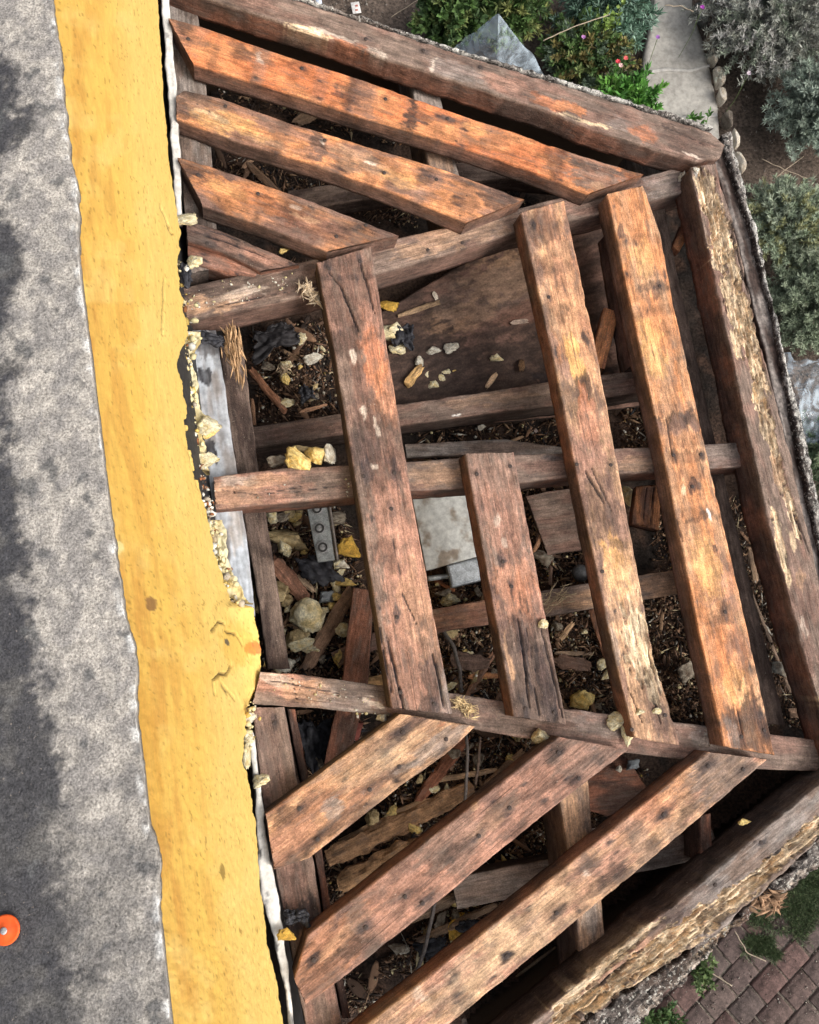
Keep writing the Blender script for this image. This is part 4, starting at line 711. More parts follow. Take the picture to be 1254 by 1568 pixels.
def foammesh(kind, k, name='foam_chunk'):
    if (kind, k, name) in FM: return FM[(kind, k, name)]
    o = k*17.3+len(kind); rk = np.random.RandomState(k*7+len(kind)); p = IC3*1.
    for q in range(9):                                  # torn flat faces: the blob is cut by planes
        nn = rk.randn(3)*[1, 1, .8]; nn /= np.linalg.norm(nn); hgt_ = rk.uniform(.30, .72); dd_ = p@nn; p = p-nn*np.maximum(dd_-hgt_, 0)[:, None]*.93
    p *= 1.55; p = p*(1+.45*(fbm(IC3*2.2+o+10, 3)-.5)+.85*(fbm(IC3*7+o+10, 3)-.5))[:, None]
    if k % 2: p[:, 0] *= 1.25; p[:, 1] *= .85
    c = mixc(np.tile(FC[kind][0], (len(p), 1)), FC[kind][1], sm(.45, .62, fbm(IC3*2.6+o+90, 4)))
    c = mixc(c, (.10, .075, .05), sm(.60, .70, fbm(IC3*5+o+120, 3))*.7)
    m = mesh(name, p, IF3, c, MFOAM if kind not in ('grey',) else MSTONE, False); FM[(kind, k, name)] = m; return m
def surf(px, py, lev):
    if lev == 'f': q = HP(px, py, FLOOR+.05); return HP(px, py, float(fz(q[0], q[1])[0])+.035)
    if lev == 'p': return HP(px, py, FLOOR+.058)
    return RP(px, py, lev)
cnt = [0]
def chunk(px, py, w, h, lev, kind, label, flat=.6, group=None, name='foam_chunk', cat='foam piece', rot=None):
    cnt[0] += 1; p = surf(px, py, lev); dep = (CAM-p)[2]; m = dep/F*.46
    o = ob(name, foammesh(kind, cnt[0] % 7, name)); o.location = p+np.array([0, 0, h*m*flat*.5])
    o.scale = (w*m, h*m, min(w, h)*m*flat); o.rotation_euler = (random.uniform(-.2, .2), random.uniform(-.2, .2), random.uniform(-.3, .3) if rot is None else rot)
    return tag(o, label, cat, group)
CH = [(292, 338, 36, 22, .0, 'cream', 'cream foam lump sticking out of the wall edge above the stubby rafter piece'),
 (298, 405, 20, 24, .03, 'cream', 'pale foam lump at the wall just above the upper hip beam'),
 (318, 652, 32, 34, .03, 'cream', 'big cream foam block on the white strip above the middle beam'),
 (322, 664, 24, 22, .04, 'yellow', 'yellow foam face just under the cream block on the white strip'),
 (320, 706, 28, 28, .03, 'cream', 'foam lump between the cream block and the wall end of the middle beam'),
 (598, 468, 32, 20, 'p', 'petal', 'flat bright yellow flake right of the widest rafter'),
 (612, 515, 46, 34, 'p', 'cream', 'big frayed cream foam piece right of the widest rafter'),
 (614, 535, 26, 24, 'p', 'cream', 'lower lobe of frayed foam touching the big frayed piece'),
 (691, 535, 20, 18, 'p', 'white', 'small round white foam ball on the plywood'),
 (663, 537, 20, 14, 'p', 'white', 'whitish foam fragment left of the round white ball on the plywood'),
 (640, 555, 12, 16, 'p', 'white', 'small grey white fragment beside the yellow edged chip'),
 (482, 550, 24, 20, 'f', 'white', 'white foam tuft alone left of the widest rafter, above the ceiling joist'),
 (440, 584, 14, 24, 'f', 'yellow', 'upright yellow flake near the brown stick left of the widest rafter'),
 (763, 550, 18, 14, 'p', 'cream', 'pale yellow nugget in the middle of the plywood sheet'),
 (800, 562, 10, 22, 'p', 'brown', 'small brown bark piece on the plywood near the long rafter'),
 (455, 706, 40, 34, .05, 'yellow', 'large yellow foam block on the middle beam near the wall'),
 (484, 702, 34, 28, .06, 'yellow', 'second yellow foam block on the middle beam beside the large one'),
 (502, 698, 18, 30, .06, 'white', 'white faced foam slice at the right end of the yellow blocks'),
 (428, 708, 26, 22, .09, 'dirty', 'grey foam clump left of the yellow blocks on the middle beam'),
 (466, 690, 34, 12, .09, 'tan', 'tan foam rim behind the large yellow block'),
 (540, 842, 30, 40, 'f', 'petal', 'oval orange yellow flake touching the left side of the widest rafter'),
 (443, 826, 44, 36, 'f', 'tan', 'hollow dark tan lump left of the knockout plate'),
 (441, 791, 32, 16, 'f', 'dirty', 'flat grey disc like lump just under the middle beam'),
 (416, 911, 54, 42, 'f', 'tan', 'largest tan foam lump beside the broken stucco corner'),
 (464, 942, 46, 46, 'f', 'cream', 'big cream and grey foam ball in the debris'),
 (468, 986, 34, 22, 'f', 'cream', 'foam piece just below the big cream and grey ball'),
 (434, 1014, 42, 26, 'f', 'white', 'spiky pale foam piece just above the lower hip beam'),
 (445, 985, 22, 26, 'f', 'tan', 'tan foam shard above the spiky pale piece'),
 (400, 862, 18, 30, 'f', 'yellow', 'slim yellow foam sliver beside the white strip'),
 (410, 880, 12, 20, 'f', 'yellow', 'small yellow foam bit below the slim sliver'),
 (500, 915, 22, 18, 'f', 'grey', 'blue grey stone chip in the debris left of the widest rafter'),
 (522, 915, 26, 14, 'f', 'yellow', 'ochre foam bit right of the blue grey stone chip'),
 (525, 893, 30, 18, 'f', 'yellow', 'ochre foam strip above the blue grey stone chip'),
 (522, 1012, 18, 26, 'f', 'yellow', 'yellow foam bit beside the dark red sloping board'),
 (528, 866, 18, 14, 'f', 'white', 'small pale foam bit below the knockout plate'),
 (522, 795, 24, 22, 'f', 'dirty', 'crumpled whitish bits right of the knockout plate'),
 (412, 950, 16, 18, 'f', 'dirty', 'greyish foam bit below the largest tan lump'),
 (688, 918, 24, 22, 'f', 'cream', 'curled cream foam shell right of the widest rafter'),
 (684, 950, 36, 22, 'f', 'dirty', 'crumpled grey paper below the curled foam shell'),
 (692, 1050, 14, 12, 'f', 'cream', 'small pale bit just above the lower hip beam by the widest rafter'),
 (964, 760, 26, 34, 'f', 'cream', 'pale yellow foam block just under the middle beam at the long rafter'),
 (886, 1072, 34, 28, 'f', 'yellow', 'yellow foam tuft above the lower hip beam between two rafters'),
 (948, 1104, 26, 26, .04, 'cream', 'upper half of a pale yellow foam string on the lower hip beam'),
 (961, 1126, 15, 30, .04, 'cream', 'lower half of a pale yellow foam string on the lower hip beam'),
 (826, 1127, 22, 22, .04, 'cream', 'foam lump with black backing at the tip of the second lower rafter'),
 (829, 956, 14, 14, 0, 'cream', 'tiny cream foam bit on the short rafter'),
 (978, 1090, 16, 10, 0, 'cream', 'x'),
 (1054, 1028, 28, 34, 'f', 'dirty', 'crumpled whitish scrap between the two long right rafters'),
 (1197, 1022, 24, 26, 'f', 'white', 'white foam scrap in the gap beside the rotten right edge rafter'),
 (1046, 277, 13, 26, .05, 'white', 'white foam knob at the far end of the upper hip beam'),
 (1067, 261, 11, 11, 0, 'white', 'tiny white foam dot at the top end of the rotten right edge rafter'),
 (400, 1197, 20, 18, .02, 'cream', 'square cream foam ring on the edge of the lower wall plate'),
 (380, 1130, 14, 22, .01, 'cream', 'foam crumb at the wall edge just under the broken stucco corner'),
 (376, 1158, 12, 34, .01, 'cream', 'long foam crumb at the lower wall edge'),
 (384, 1100, 16, 20, .01, 'white', 'white foam knob under the wall end of the lower hip beam'),
 (586, 1098, 14, 12, .04, 'white', 'white foam dot where the lower hip beam meets the widest rafter'),
 (443, 1432, 22, 20, .01, 'petal', 'bright yellow petal like flake beside the second lower rafter'),
 (436, 384, 14, 12, .06, 'yellow', 'small yellow chip at the stubby rafter piece'),
 (634, 1268, 18, 18, 'f', 'yellow', 'yellow foam bit on the rotten timber between the lower rafters'),
 (571, 1250, 18, 22, 'f', 'tan', 'tan foam bit just below the shortest lower rafter'),
 (660, 1208, 18, 12, 'f', 'cream', 'pale foam flake above the rotten timber'),
 (703, 1420, 22, 40, 'f', 'petal', 'yellow foam sheet under the black felt piece'),
 (712, 1402, 30, 14, 'f', 'petal', 'upper corner of a yellow foam sheet under black felt'),
 (645, 1471, 10, 28, 'f', 'cream', 'slim cream foam sliver below the second lower rafter'),
 (622, 1455, 14, 12, 'f', 'white', 'little white round crumb left of the slim cream sliver'),
 (785, 1163, 24, 12, 'f', 'yellow', 'yellowish wood chip below the foam with black backing'),
 (968, 1171, 18, 14, 'p', 'grey', 'pale blue grey stone on the dark panel under the lower hip beam'),
 (946, 1177, 8, 9, 'p', 'white', 'tiny white stone left of the pale blue grey stone'),
 (738, 655, 10, 10, 'p', 'white', 'tiny white crumb below the ceiling joist'),
 (885, 1012, 0, 0, 'f', 'white', 'x'),
 (835, 855, 30, 24, 'f', 'dirty', 'fuzzy grey lump behind the short rafter'),
 (792, 790, 10, 14, 'f', 'white', 'white bit in the gap right of the short rafter top'),
 (985, 1325, 16, 10, 'f', 'yellow', 'x'),
 (1140, 1257, 16, 14, .03, 'yellow', 'small yellow brown leaf bit on the lower right edge beam'),
 (545, 380, 0, 0, 0, 'white', 'x'),
 (502, 1161, 28, 26, 'f', 'dirty', 'whitish rubble lump in the gap above the shortest lower rafter'),
 (545, 835, 0, 0, 0, 'white', 'x')]
for q in CH:
    if q[6] == 'x' or q[2] == 0: continue
    chunk(*q, flat=.25 if q[5] == 'petal' else .6, name='stone_chip' if 'stone' in q[6] else 'foam_chunk', cat='stone' if 'stone' in q[6] else 'foam piece')
for a, b in ((979, 1090), (1003, 1089)): chunk(a, b, 13, 9, 0, 'cream', 'cream foam crumb on the lower end of the brightest rafter', group='two cream crumbs on the brightest rafter')
zf = [((395, 780), (500, 780), (560, 1040), (410, 1030), 'in the left bay between the middle and lower hip beams', 34), ((620, 560), (700, 560), (700, 590), (630, 620), 'on the plywood right of the widest rafter', 6), ((700, 1120), (800, 1120), (640, 1290), (540, 1300), 'between the two shorter lower rafters', 12),
      ((660, 900), (740, 900), (770, 1060), (690, 1050), 'between the widest and the short rafter', 9), ((400, 520), (490, 500), (510, 620), (400, 630), 'left of the widest rafter above the ceiling joist', 8), ((600, 1450), (800, 1290), (850, 1260), (650, 1480), 'between the two longest lower rafters', 9), ((850, 950), (930, 930), (960, 1080), (870, 1080), 'between the short and the long rafter', 6)]
for a, b, c_, d, zn, nn_ in zf:
    for k in range(nn_):
        s, t = random.random(), random.random(); q = (np.array(a)*(1-s)+np.array(b)*s)*(1-t)+(np.array(d)*(1-s)+np.array(c_)*s)*t
        kd = random.choice(['cream', 'cream', 'yellow', 'tan', 'dirty']); w = random.uniform(9, 22); chunk(q[0], q[1], w, w*random.uniform(.6, 1.2), 'f', kd, 'small %s foam crumb %s' % ({'cream': 'cream', 'yellow': 'yellow', 'tan': 'tan', 'dirty': 'greyish'}[kd], zn), group='small %s foam crumbs %s' % ({'cream': 'cream', 'yellow': 'yellow', 'tan': 'tan', 'dirty': 'greyish'}[kd], zn), rot=random.uniform(0, 6))
# straw tufts: bundles of fibres
def tuft(pts, z, n, L, r, c0, label, spread=.012, dirj=.5, name='fibre_tuft', cat='wood fibres', mat=MCHIP):
    a, b = [np.array(q) for q in pts]; vs, fs, cs = [], [], []; ax0 = b-a; ln = np.linalg.norm(ax0); ax0 /= ln
    for k in range(n):
        o_ = a+(b-a)*random.random()+RS.randn(3)*spread*np.array([1, 1, .5]); d = ax0+RS.randn(3)*dirj*np.array([1, 1, .4]); d /= np.linalg.norm(d); l = L*random.uniform(.4, 1); w = np.cross(d, [0, 0, 1.]); w /= np.linalg.norm(w)+1e-6; w = w*r*random.uniform(.5, 1.5); h_ = np.array([0, 0, r])
        i = len(vs); vs += [o_-d*l/2, o_-w, o_+w, o_+h_, o_+d*l/2+RS.randn(3)*.002]; fs += [(i, i+1, i+3), (i, i+3, i+2), (i+4, i+3, i+1), (i+4, i+2, i+3), (i, i+2, i+1), (i+4, i+1, i+2)]
        cs += [np.array(c0)*random.uniform(.5, 1.25)]*5
    vs = np.array(vs); o_ = vs.mean(0); return tag(ob(name, mesh(name, vs-o_, fs, np.array(cs), mat), None, Matrix.Translation(o_)), label, cat)
tuft((RP(698, 1076, .04), RP(724, 1090, .04)), 0, 130, .024, .0011, (.70, .52, .28), 'straw coloured fibre tuft on the lower hip beam beside the widest rafter', .006, 1.0)
tuft((RP(352, 508, .05), RP(366, 575, .06)), 0, 110, .05, .0022, (.45, .28, .15), 'hanging bundle of torn wood fibres just below the upper hip beam at the wall', .007, .25)
tuft((RP(466, 440, .03), RP(486, 462, .03)), 0, 60, .035, .002, (.62, .50, .36), 'curled pale paper wood scrap at the top corner of the widest rafter', .007, .8)
tuft((HP(830, 930, zl+.004), HP(868, 905, zl+.004)), 0, 60, .045, .001, (.62, .48, .30), 'dry grass tuft on the lower ceiling joist right of the short rafter', .01, .6)
tuft((RP(500, 1070, .055), RP(400, 785, .10)), 0, 1, .001, .0005, (.2, .1, .1), 'x') if False else None
tuft((HP(440, 548+10, FLOOR+.05), HP(432, 570, FLOOR+.05)), 0, 50, .03, .0015, (.5, .38, .25), 'small straw tuft left of the widest rafter', .006, .8)
tuft((RP(1160, 1380, .03), RP(1195, 1380, .03)), 0, 50, .045, .0035, (.36, .22, .13), 'splintered lath ends sticking out of the lower stucco rim', .01, .6)
tuft((HP(612, 1360, zl), HP(616, 1300, zl)), 0, 0, .03, .001, (.5, .38, .25), 'x') if False else None
# ---- wood sticks / splinters that can be told apart
def stick(a, b, wpx, lev, colr, label, thick=.5, cat='wood chip', jag=.25):
    A_, B_ = surf(*a, lev), surf(*b, lev); dep = (CAM-A_)[2]; w = wpx*dep/F; L = np.linalg.norm(B_-A_); d = (B_-A_)/L; s = np.cross(UP, d); s /= np.linalg.norm(s); n = np.cross(d, s)
    nu, nv = max(6, int(L/.004)), 7; u = np.linspace(0, L, nu); ph = np.linspace(0, 2*math.pi, 13)[:-1]
    r = 1-jag*np.abs(2*u/L-1)**3; k = random.random()*50
    U = u[:, None]+0*ph; V = np.cos(ph)[None]*w/2*r[:, None]; Z = np.sin(ph)[None]*w/2*thick*r[:, None]
    q = np.stack([U, V, Z], -1).reshape(-1, 3); nn = fbm(q*np.array([25, 260, 260])+k, 4)-.5; V = V*(1+nn.reshape(V.shape)*1.3); Z = Z*(1+nn.reshape(V.shape)*1.3)
    U[0] += (fbm(np.c_[ph*2+k, ph*0, ph*0], 2)-.5)*w*1.6; U[-1] += (fbm(np.c_[ph*2+k+9, ph*0, ph*0], 2)-.5)*w*1.6
    q = np.stack([U.ravel(), V.ravel(), Z.ravel()+w/2*thick], -1); c = np.tile(colr, (len(q), 1))*(.45+1.1*fbm(q*np.array([30, 300, 300])+k, 4))[:, None]
    f = [(i*12+j, i*12+(j+1) % 12, (i+1)*12+(j+1) % 12, (i+1)*12+j) for i in range(nu-1) for j in range(12)]+[tuple(range(12))[::-1], tuple((nu-1)*12+j for j in range(12))]
    return tag(ob('wood_chip', mesh('wood_chip', q, f, c, MWOOD), None, MX(frame(A_, d, s, n))), label, cat)
stick((384, 566), (436, 630), 12, 'f', (.24, .11, .06), 'brown wooden stick left of the widest rafter, above the ceiling joist')
stick((386, 612), (390, 650), 7, 'f', (.22, .12, .07), 'short upright splinter next to the dark wall plate')
stick((460, 632), (500, 620), 6, 'f', (.45, .25, .15), 'pale curved splinter on the ceiling joist left of the widest rafter')
stick((622, 592), (645, 562), 15, 'p', (.55, .34, .14), 'short chip with a reddish end right of the widest rafter')
stick((744, 594), (760, 574), 8, 'p', (.62, .42, .26), 'little pale chip near the ceiling joist on the plywood')
stick((612, 484), (672, 464), 9, 'p', (.30, .20, .12), 'tapered brown stick on the plywood near the bright yellow flake')
stick((668, 458), (664, 448), 7, 'p', (.6, .52, .42), 'tiny pale chip at the tip of the tapered stick')
stick((783, 495), (806, 492), 9, 'p', (.40, .30, .24), 'curled bark flake at the left side of the long rafter')
stick((418, 860), (466, 915), 24, 'f', (.28, .14, .09), 'thick broken chunk of wood above the big cream and grey foam ball')
stick((455, 880), (480, 905), 9, 'f', (.42, .30, .2), 'pale splinter on the thick broken chunk')
stick((470, 1022), (538, 905), 22, 'f', (.23, .14, .09), 'long shaggy rotten wood piece slanting towards the widest rafter')
stick((404, 970), (446, 988), 5, 'f', (.25, .12, .08), 'thin reddish splinter beside the orange paint patch')
stick((500, 1315), (720, 1205), 28, 'f', (.30, .17, .09), 'long rotten timber lying between the first and second lower rafters', cat='rotten timber')
stick((520, 1352), (640, 1290), 30, 'f', (.32, .18, .09), 'shorter frayed rotten timber below the long one', cat='rotten timber')
stick((520, 1290), (650, 1225), 12, 'f', (.36, .22, .12), 'thin light lath lying above the long rotten timber', cat='lath')
stick((640, 1225), (712, 1130), 18, 'f', (.20, .08, .045), 'dark red strut below the tip of the shortest lower rafter', cat='strut')
stick((665, 1195), (760, 1178), 8, 'f', (.42, .27, .16), 'pale lath crossing behind the grey twigs', cat='lath')
stick((744, 1200), (800, 1150), 10, 'f', (.25, .15, .09), 'splinter parallel to the second lower rafter')
stick((545, 1050), (598, 1040), 18, 'f', (.34, .20, .09), 'golden brown rotten chunk just above the lower hip beam')
stick((620, 1410), (700, 1370), 16, 'f', (.22, .15, .10), 'brown lath between the second and longest lower rafters', cat='lath')
stick((640, 1440), (760, 1385), 12, 'f', (.26, .17, .11), 'grey brown lath below the brown one', cat='lath')
stick((683, 1372), (716, 1388), 7, 'f', (.5, .33, .2), 'small pale stick at the edge of the flat grey crossing board')
stick((815, 850), (842, 792), 7, 'f', (.34, .18, .1), 'reddish splinter right of the short rafter')
stick((822, 830), (836, 775), 5, 'f', (.2, .12, .08), 'thin dark splinter right of the short rafter')
stick((848, 752), (842, 895), 7, 'f', (.16, .10, .07), 'upright dark batten between the short and long rafters', cat='batten')
stick((905, 930), (940, 1030), 15, 'f', (.30, .14, .08), 'reddish board edge hugging the left side of the long rafter', cat='board')
stick((850, 1010), (898, 1020), 20, 'f', (.12, .07, .05), 'dark rotten block right of the short rafter')
stick((858, 978), (876, 955), 9, 'f', (.4, .26, .15), 'pale chip in the debris right of the short rafter')
stick((850, 1000), (905, 1001), 7, 'f', (.26, .18, .12), 'level splinter right of the short rafter')
stick((690, 1010), (745, 1015), 24, 'f', (.11, .07, .055), 'dark flat slab in the debris left of the short rafter')
stick((716, 1036), (765, 1034), 9, 'f', (.36, .17, .08), 'orange brown splinter left of the short rafter')
stick((715, 1090-25), (755, 1002), 9, 'f', (.25, .13, .08), 'slanted splinter left of the short rafter')
stick((660, 885), (696, 905), 6, 'f', (.30, .12, .06), 'thin red lath beside the junction box')
stick((1205, 1090), (1254, 1098), 14, 'f', (.24, .15, .1), 'round stick near the lower end of the rotten right edge rafter')
stick((1130, 860), (1210, 1060), 6, 'f', (.2, .14, .1), 'long thin lath in the gap beside the rotten right edge rafter', cat='lath')
stick((1148, 842), (1156, 890), 10, 'f', (.30, .2, .13), 'upright splinter in the gap beside the rotten right edge rafter')
stick((1046, 1030), (1100, 1050), 5, 'f', (.25, .2, .13), 'thin splinter beside the crumpled whitish scrap')
stick((690, 1178), (700, 1120), 6, 'f', (.2, .12, .08), 'dark splinter just under the lower hip beam')
stick((873, 1283), (952, 1262), 10, .10, (.55, .47, .4), 'pale torn strip across the short pale joist')
stick((907, 1190), (968, 1232), 15, 'f', (.28, .13, .09), 'reddish strip beside the short pale joist', cat='lath')
stick((380, 252), (430, 300), 13, 'f', (.17, .10, .06), 'dark lath between the second and third upper rafters', cat='lath')
stick((372, 258), (392, 240), 9, 'f', (.42, .26, .16), 'pale chip beside the dark lath in the upper cavity')
stick((455, 190), (485, 175), 22, 'f', (.17, .11, .07), 'brown block in the cavity below the fiery orange rafter')
stick((613, 222), (624, 205), 5, 'f', (.5, .25, .12), 'thin orange splinter beside the short grey joist')
stick((360, 70), (330, 62), 6, 'f', (.5, .45, .4), 'pale curl in the gap under the top edge rafter')
stick((790, 1535-40), (850, 1450), 4, 'f', (.2, .15, .1), 'thin dark splinter under the longest lower rafter')
# ---- twigs
tube('twig', [HP(668, 1368, FLOOR+.10), HP(660, 1410, FLOOR+.10), HP(648, 1460, FLOOR+.09), HP(634, 1500, FLOOR+.08)], .0042, MCHIP, (.16, .14, .13), jit=.004, label='grey curved twig crossing the debris between the lower rafters', cat='twig')
tube('twig', [HP(714, 1120, FLOOR+.1), HP(716, 1160, FLOOR+.1), HP(712, 1232, FLOOR+.08)], .0036, MCHIP, (.20, .17, .155), jit=.003, label='upright grey twig below the lower hip beam', cat='twig')
tube('twig', [HP(735, 1128, FLOOR+.1), HP(733, 1165, FLOOR+.1), HP(728, 1200, FLOOR+.08)], .003, MCHIP, (.20, .14, .11), jit=.003, label='second upright twig right of the grey one below the lower hip beam', cat='twig')
tube('twig', [HP(676, 960, FLOOR+.09), HP(694, 990, FLOOR+.1), HP(704, 1025, FLOOR+.09), HP(706, 1060, FLOOR+.08)], .0045, MCHIP, (.14, .12, .11), jit=.003, label='thick curved grey twig between the widest and the short rafter', cat='twig')
tube('twig', [HP(800, 1560, FLOOR+.09), HP(820, 1520, FLOOR+.1), HP(850, 1480, FLOOR+.09)], .0028, MCHIP, (.12, .1, .09), jit=.003, label='thin twig in the dark under the longest lower rafter', cat='twig')
# ---- litter
LIT = [((395, 770), (520, 770), (600, 1050), (400, 1040), .0, 2400), ((380, 500), (500, 480), (520, 640), (395, 640), 0, 700), ((620, 540), (840, 560), (850, 630), (620, 660), 0, 260), ((620, 655), (860, 640), (870, 700), (700, 750), 0, 450),
       ((640, 880), (760, 900), (780, 1080), (690, 1070), 0, 1500), ((840, 920), (930, 900), (970, 1100), (860, 1080), 0, 1300), ((800, 740), (900, 730), (920, 890), (830, 900), 0, 700), ((980, 900), (1090, 900), (1110, 1110), (1020, 1100), 0, 900),
       ((1110, 760), (1180, 760), (1250, 1120), (1180, 1110), 0, 700), ((690, 1100), (850, 1110), (760, 1230), (520, 1330), 0, 2600), ((500, 1300), (640, 1260), (560, 1360), (480, 1400), 0, 1000), ((560, 1500), (900, 1200), (1000, 1180), (680, 1500), 0, 1900),
       ((330, 60), (620, 160), (620, 220), (330, 140), 0, 420), ((330, 230), (640, 300), (640, 340), (330, 280), 0, 500), ((640, 230), (780, 260), (820, 300), (700, 330), 0, 160), ((285, 380), (470, 400), (480, 420), (290, 440), 0, 420), ((450, 1090), (560, 1100), (540, 1180), (470, 1210), 0, 450),
       ((940, 560), (1000, 560), (1020, 680), (960, 690), 0, 260), ((690, 1560), (900, 1400), (1000, 1300), (760, 1500), 0, 200), ((1000, 740), (1060, 740), (1080, 900), (1010, 900), 0, 260), ((460, 1420), (600, 1540), (560, 1560), (480, 1560), 0, 300), ((620, 500), (690, 520), (680, 570), (630, 560), 0, 110)]
vs, cs = [], []; tri = np.array([(0, 1, 2), (0, 2, 3), (0, 3, 1), (4, 2, 1), (4, 3, 2), (4, 1, 3)]); pos = []
for a, b, c_, d, z_, n in LIT:
    n = int(n*1.9); s, t = RS.rand(n, 1), RS.rand(n, 1); px = (np.array(a)*(1-s)+np.array(b)*s)*(1-t)+(np.array(d)*(1-s)+np.array(c_)*s)*t
    pos += [HP(x, y, FLOOR+.04) for x, y in px]
pos = np.array(pos); hz = fz(pos[:, 0], pos[:, 1]); n = len(pos); pos[:, 2] = hz+RS.rand(n)**2*.035+.003
L = .004+.045*RS.rand(n)**2.8; wv = (.0008+.0035*RS.rand(n)**2); crumb = RS.rand(n) < .28; wv = np.where(crumb, L*.45, wv); L = np.where(crumb, np.minimum(L, .007), L); wv = np.minimum(wv, .005); lg = RS.rand(n) < .03; L = np.where(lg, RS.uniform(.03, .08, n), L); wv = np.where(lg, RS.uniform(.0006, .0018, n), wv)
an = RS.rand(n)*2*math.pi; D = np.stack([np.cos(an), np.sin(an), (RS.rand(n)-.5)*.7], -1); D /= np.linalg.norm(D, axis=1)[:, None]; Wd = np.cross(D, [0, 0, 1.]); Wd /= np.linalg.norm(Wd, axis=1)[:, None]; Nd = np.cross(Wd, D)
V = np.stack([pos-D*L[:, None]/2, pos-Wd*wv[:, None], pos+Wd*wv[:, None], pos+Nd*wv[:, None]*.8, pos+D*L[:, None]/2], 1).reshape(-1, 3)
pal = np.array([(.10, .06, .04), (.17, .10, .065), (.05, .035, .028), (.24, .14, .085), (.36, .23, .14), (.03, .03, .034), (.55, .45, .28), (.60, .56, .48)]); pk_ = RS.choice(8, n, p=[.20, .22, .13, .18, .13, .06, .045, .035])
Cc = np.repeat(pal[pk_]*(.7+.6*RS.rand(n, 1)), 5, 0); Ff = (tri[None]+np.arange(n)[:, None, None]*5).reshape(-1, 3)
tag(ob('debris', mesh('debris', V, Ff, Cc, MCHIP)), 'loose splinters and crumbs of rotten wood covering the cavity floor', 'debris', kind='stuff')
# larger splinters, one by one
SPM = []
for k in range(8):
    q = ICO[::1]*np.array([1, .12+.05*(k % 3), .07]); q = q*(.7+.6*fbm(ICO*np.array([1.5, 5, 5])+k*9+20, 3))[:, None]; col_ = pal[[0, 1, 3, 4, 1, 0, 3, 2][k]]
    _b = bmesh.new(); bmesh.ops.create_icosphere(_b, subdivisions=2, radius=1); _v = np.array([v.co[:] for v in _b.verts]); _f = np.array([[v.index for v in f.verts] for f in _b.faces]); _b.free()
    q = _v*np.array([1, .14+.05*(k % 3), .07]); q = q*(.6+.8*fbm(_v*np.array([1.5, 5, 5])+k*9+20, 3))[:, None]
    SPM.append(mesh('splinter', q, _f, np.tile(col_, (len(q), 1))*(.7+.6*fbm(_v*3+k+30, 3))[:, None], MCHIP))
for k in range(260):
    a, b, c_, d, z_, n = LIT[np.random.RandomState(k).choice(len(LIT), p=np.array([q[5] for q in LIT])/sum(q[5] for q in LIT))]
    s, t = random.random(), random.random(); px = (np.array(a)*(1-s)+np.array(b)*s)*(1-t)+(np.array(d)*(1-s)+np.array(c_)*s)*t
    p = HP(*px, FLOOR+.04); o = ob('splinter', SPM[k % 8]); p[2] = float(fz(p[0], p[1])[0])+random.uniform(.012, .035); o.location = p; l = random.uniform(.010, .038); o.scale = (l, l*random.uniform(.8, 1.6), l); o.rotation_euler = (random.uniform(-.4, .4), random.uniform(-.25, .25), random.uniform(0, 6.28))
    ck = ['dark brown', 'brown', 'light brown', 'pale tan', 'brown', 'dark brown', 'light brown', 'blackish'][k % 8]; zone = 'below the lower hip beam' if px[1] > 1090 else ('above the upper hip beam' if px[1] < 400 else ('left of the widest rafter' if px[0] < 600 else 'right of the widest rafter'))
    tag(o, 'loose %s wood splinter in the debris %s' % (ck, zone), 'splinter', '%s wood splinters in the debris %s' % (ck, zone))
# foam crust along the broken wall edge and small crumbs
for sd_, ya, yb, lb in ((70, 508, 722, 'crumbling cream foam layer under the wall edge above the middle beam'), (71, 796, 924, 'crumbling cream foam layer under the wall edge below the middle beam')):
    yq = np.linspace(ya, yb, 14); xq = np.interp(yq, [q[1] for q in WB], [q[0] for q in WB]); w_ = 14+18*np.array([fbm(np.array([[y*.05, 0, 0]]), 3)[0] for y in yq])
    board('foam_layer', list(zip(xq-3, yq)), list(zip(xq+w_, yq)), off=.03, t=.03, top=('fm', 'fy'), side='fy', seed=sd_, grit=.010, wob=.012, du=.0022, dv=.0015, mat=MFOAM, feats=[('dk', 292, 600, 12, 5, .8), ('wh', 300, 690, 20, 6, .6), ('br', 330, 830, 20, 5, .6)], label=lb, cat='foam layer')
_b = bmesh.new(); bmesh.ops.create_icosphere(_b, subdivisions=1, radius=1); V1 = np.array([v.co[:] for v in _b.verts]); F1 = np.array([[v.index for v in f.verts] for f in _b.faces]); _b.free()
def blobs(name, centers, sizes, cols, label, cat, mat=MFOAM):
    n = len(centers); r = (.7+.6*RS.rand(n, len(V1), 1)); P = V1[None]*r*sizes[:, None, None]*(.6+.8*RS.rand(n, 1, 3))+centers[:, None]
    tag(ob(name, mesh(name, P.reshape(-1, 3), (F1[None]+np.arange(n)[:, None, None]*len(V1)).reshape(-1, 3), np.repeat(cols, len(V1), 0)*(.8+.4*RS.rand(n*len(V1), 1)), mat)), label, cat, kind='stuff')
ys = np.r_[RS.uniform(515, 720, 700), RS.uniform(800, 925, 450), RS.uniform(400, 515, 160), RS.uniform(1075, 1180, 120), RS.uniform(700, 800, 260)]; ys = ys[fbm(np.c_[ys*.09, ys*0, ys*0], 3) > .48]
ctr = []
for y in ys:
    x = np.interp(y, [q[1] for q in WB], [q[0] for q in WB])+abs(RS.randn())*(9 if y < 720 else 7)-3; ctr.append(RP(x, y, .0+RS.rand()*.05)+wn*.002)
pc = np.array([(.74, .64, .36), (.75, .72, .62), (.60, .42, .12), (.40, .34, .26), (.30, .12, .05)]); kk = RS.choice(5, len(ys), p=[.50, .14, .22, .1, .04])
kk = np.where((ys > 700) & (ys < 800), RS.choice([4, 3, 1], len(ys)), kk)
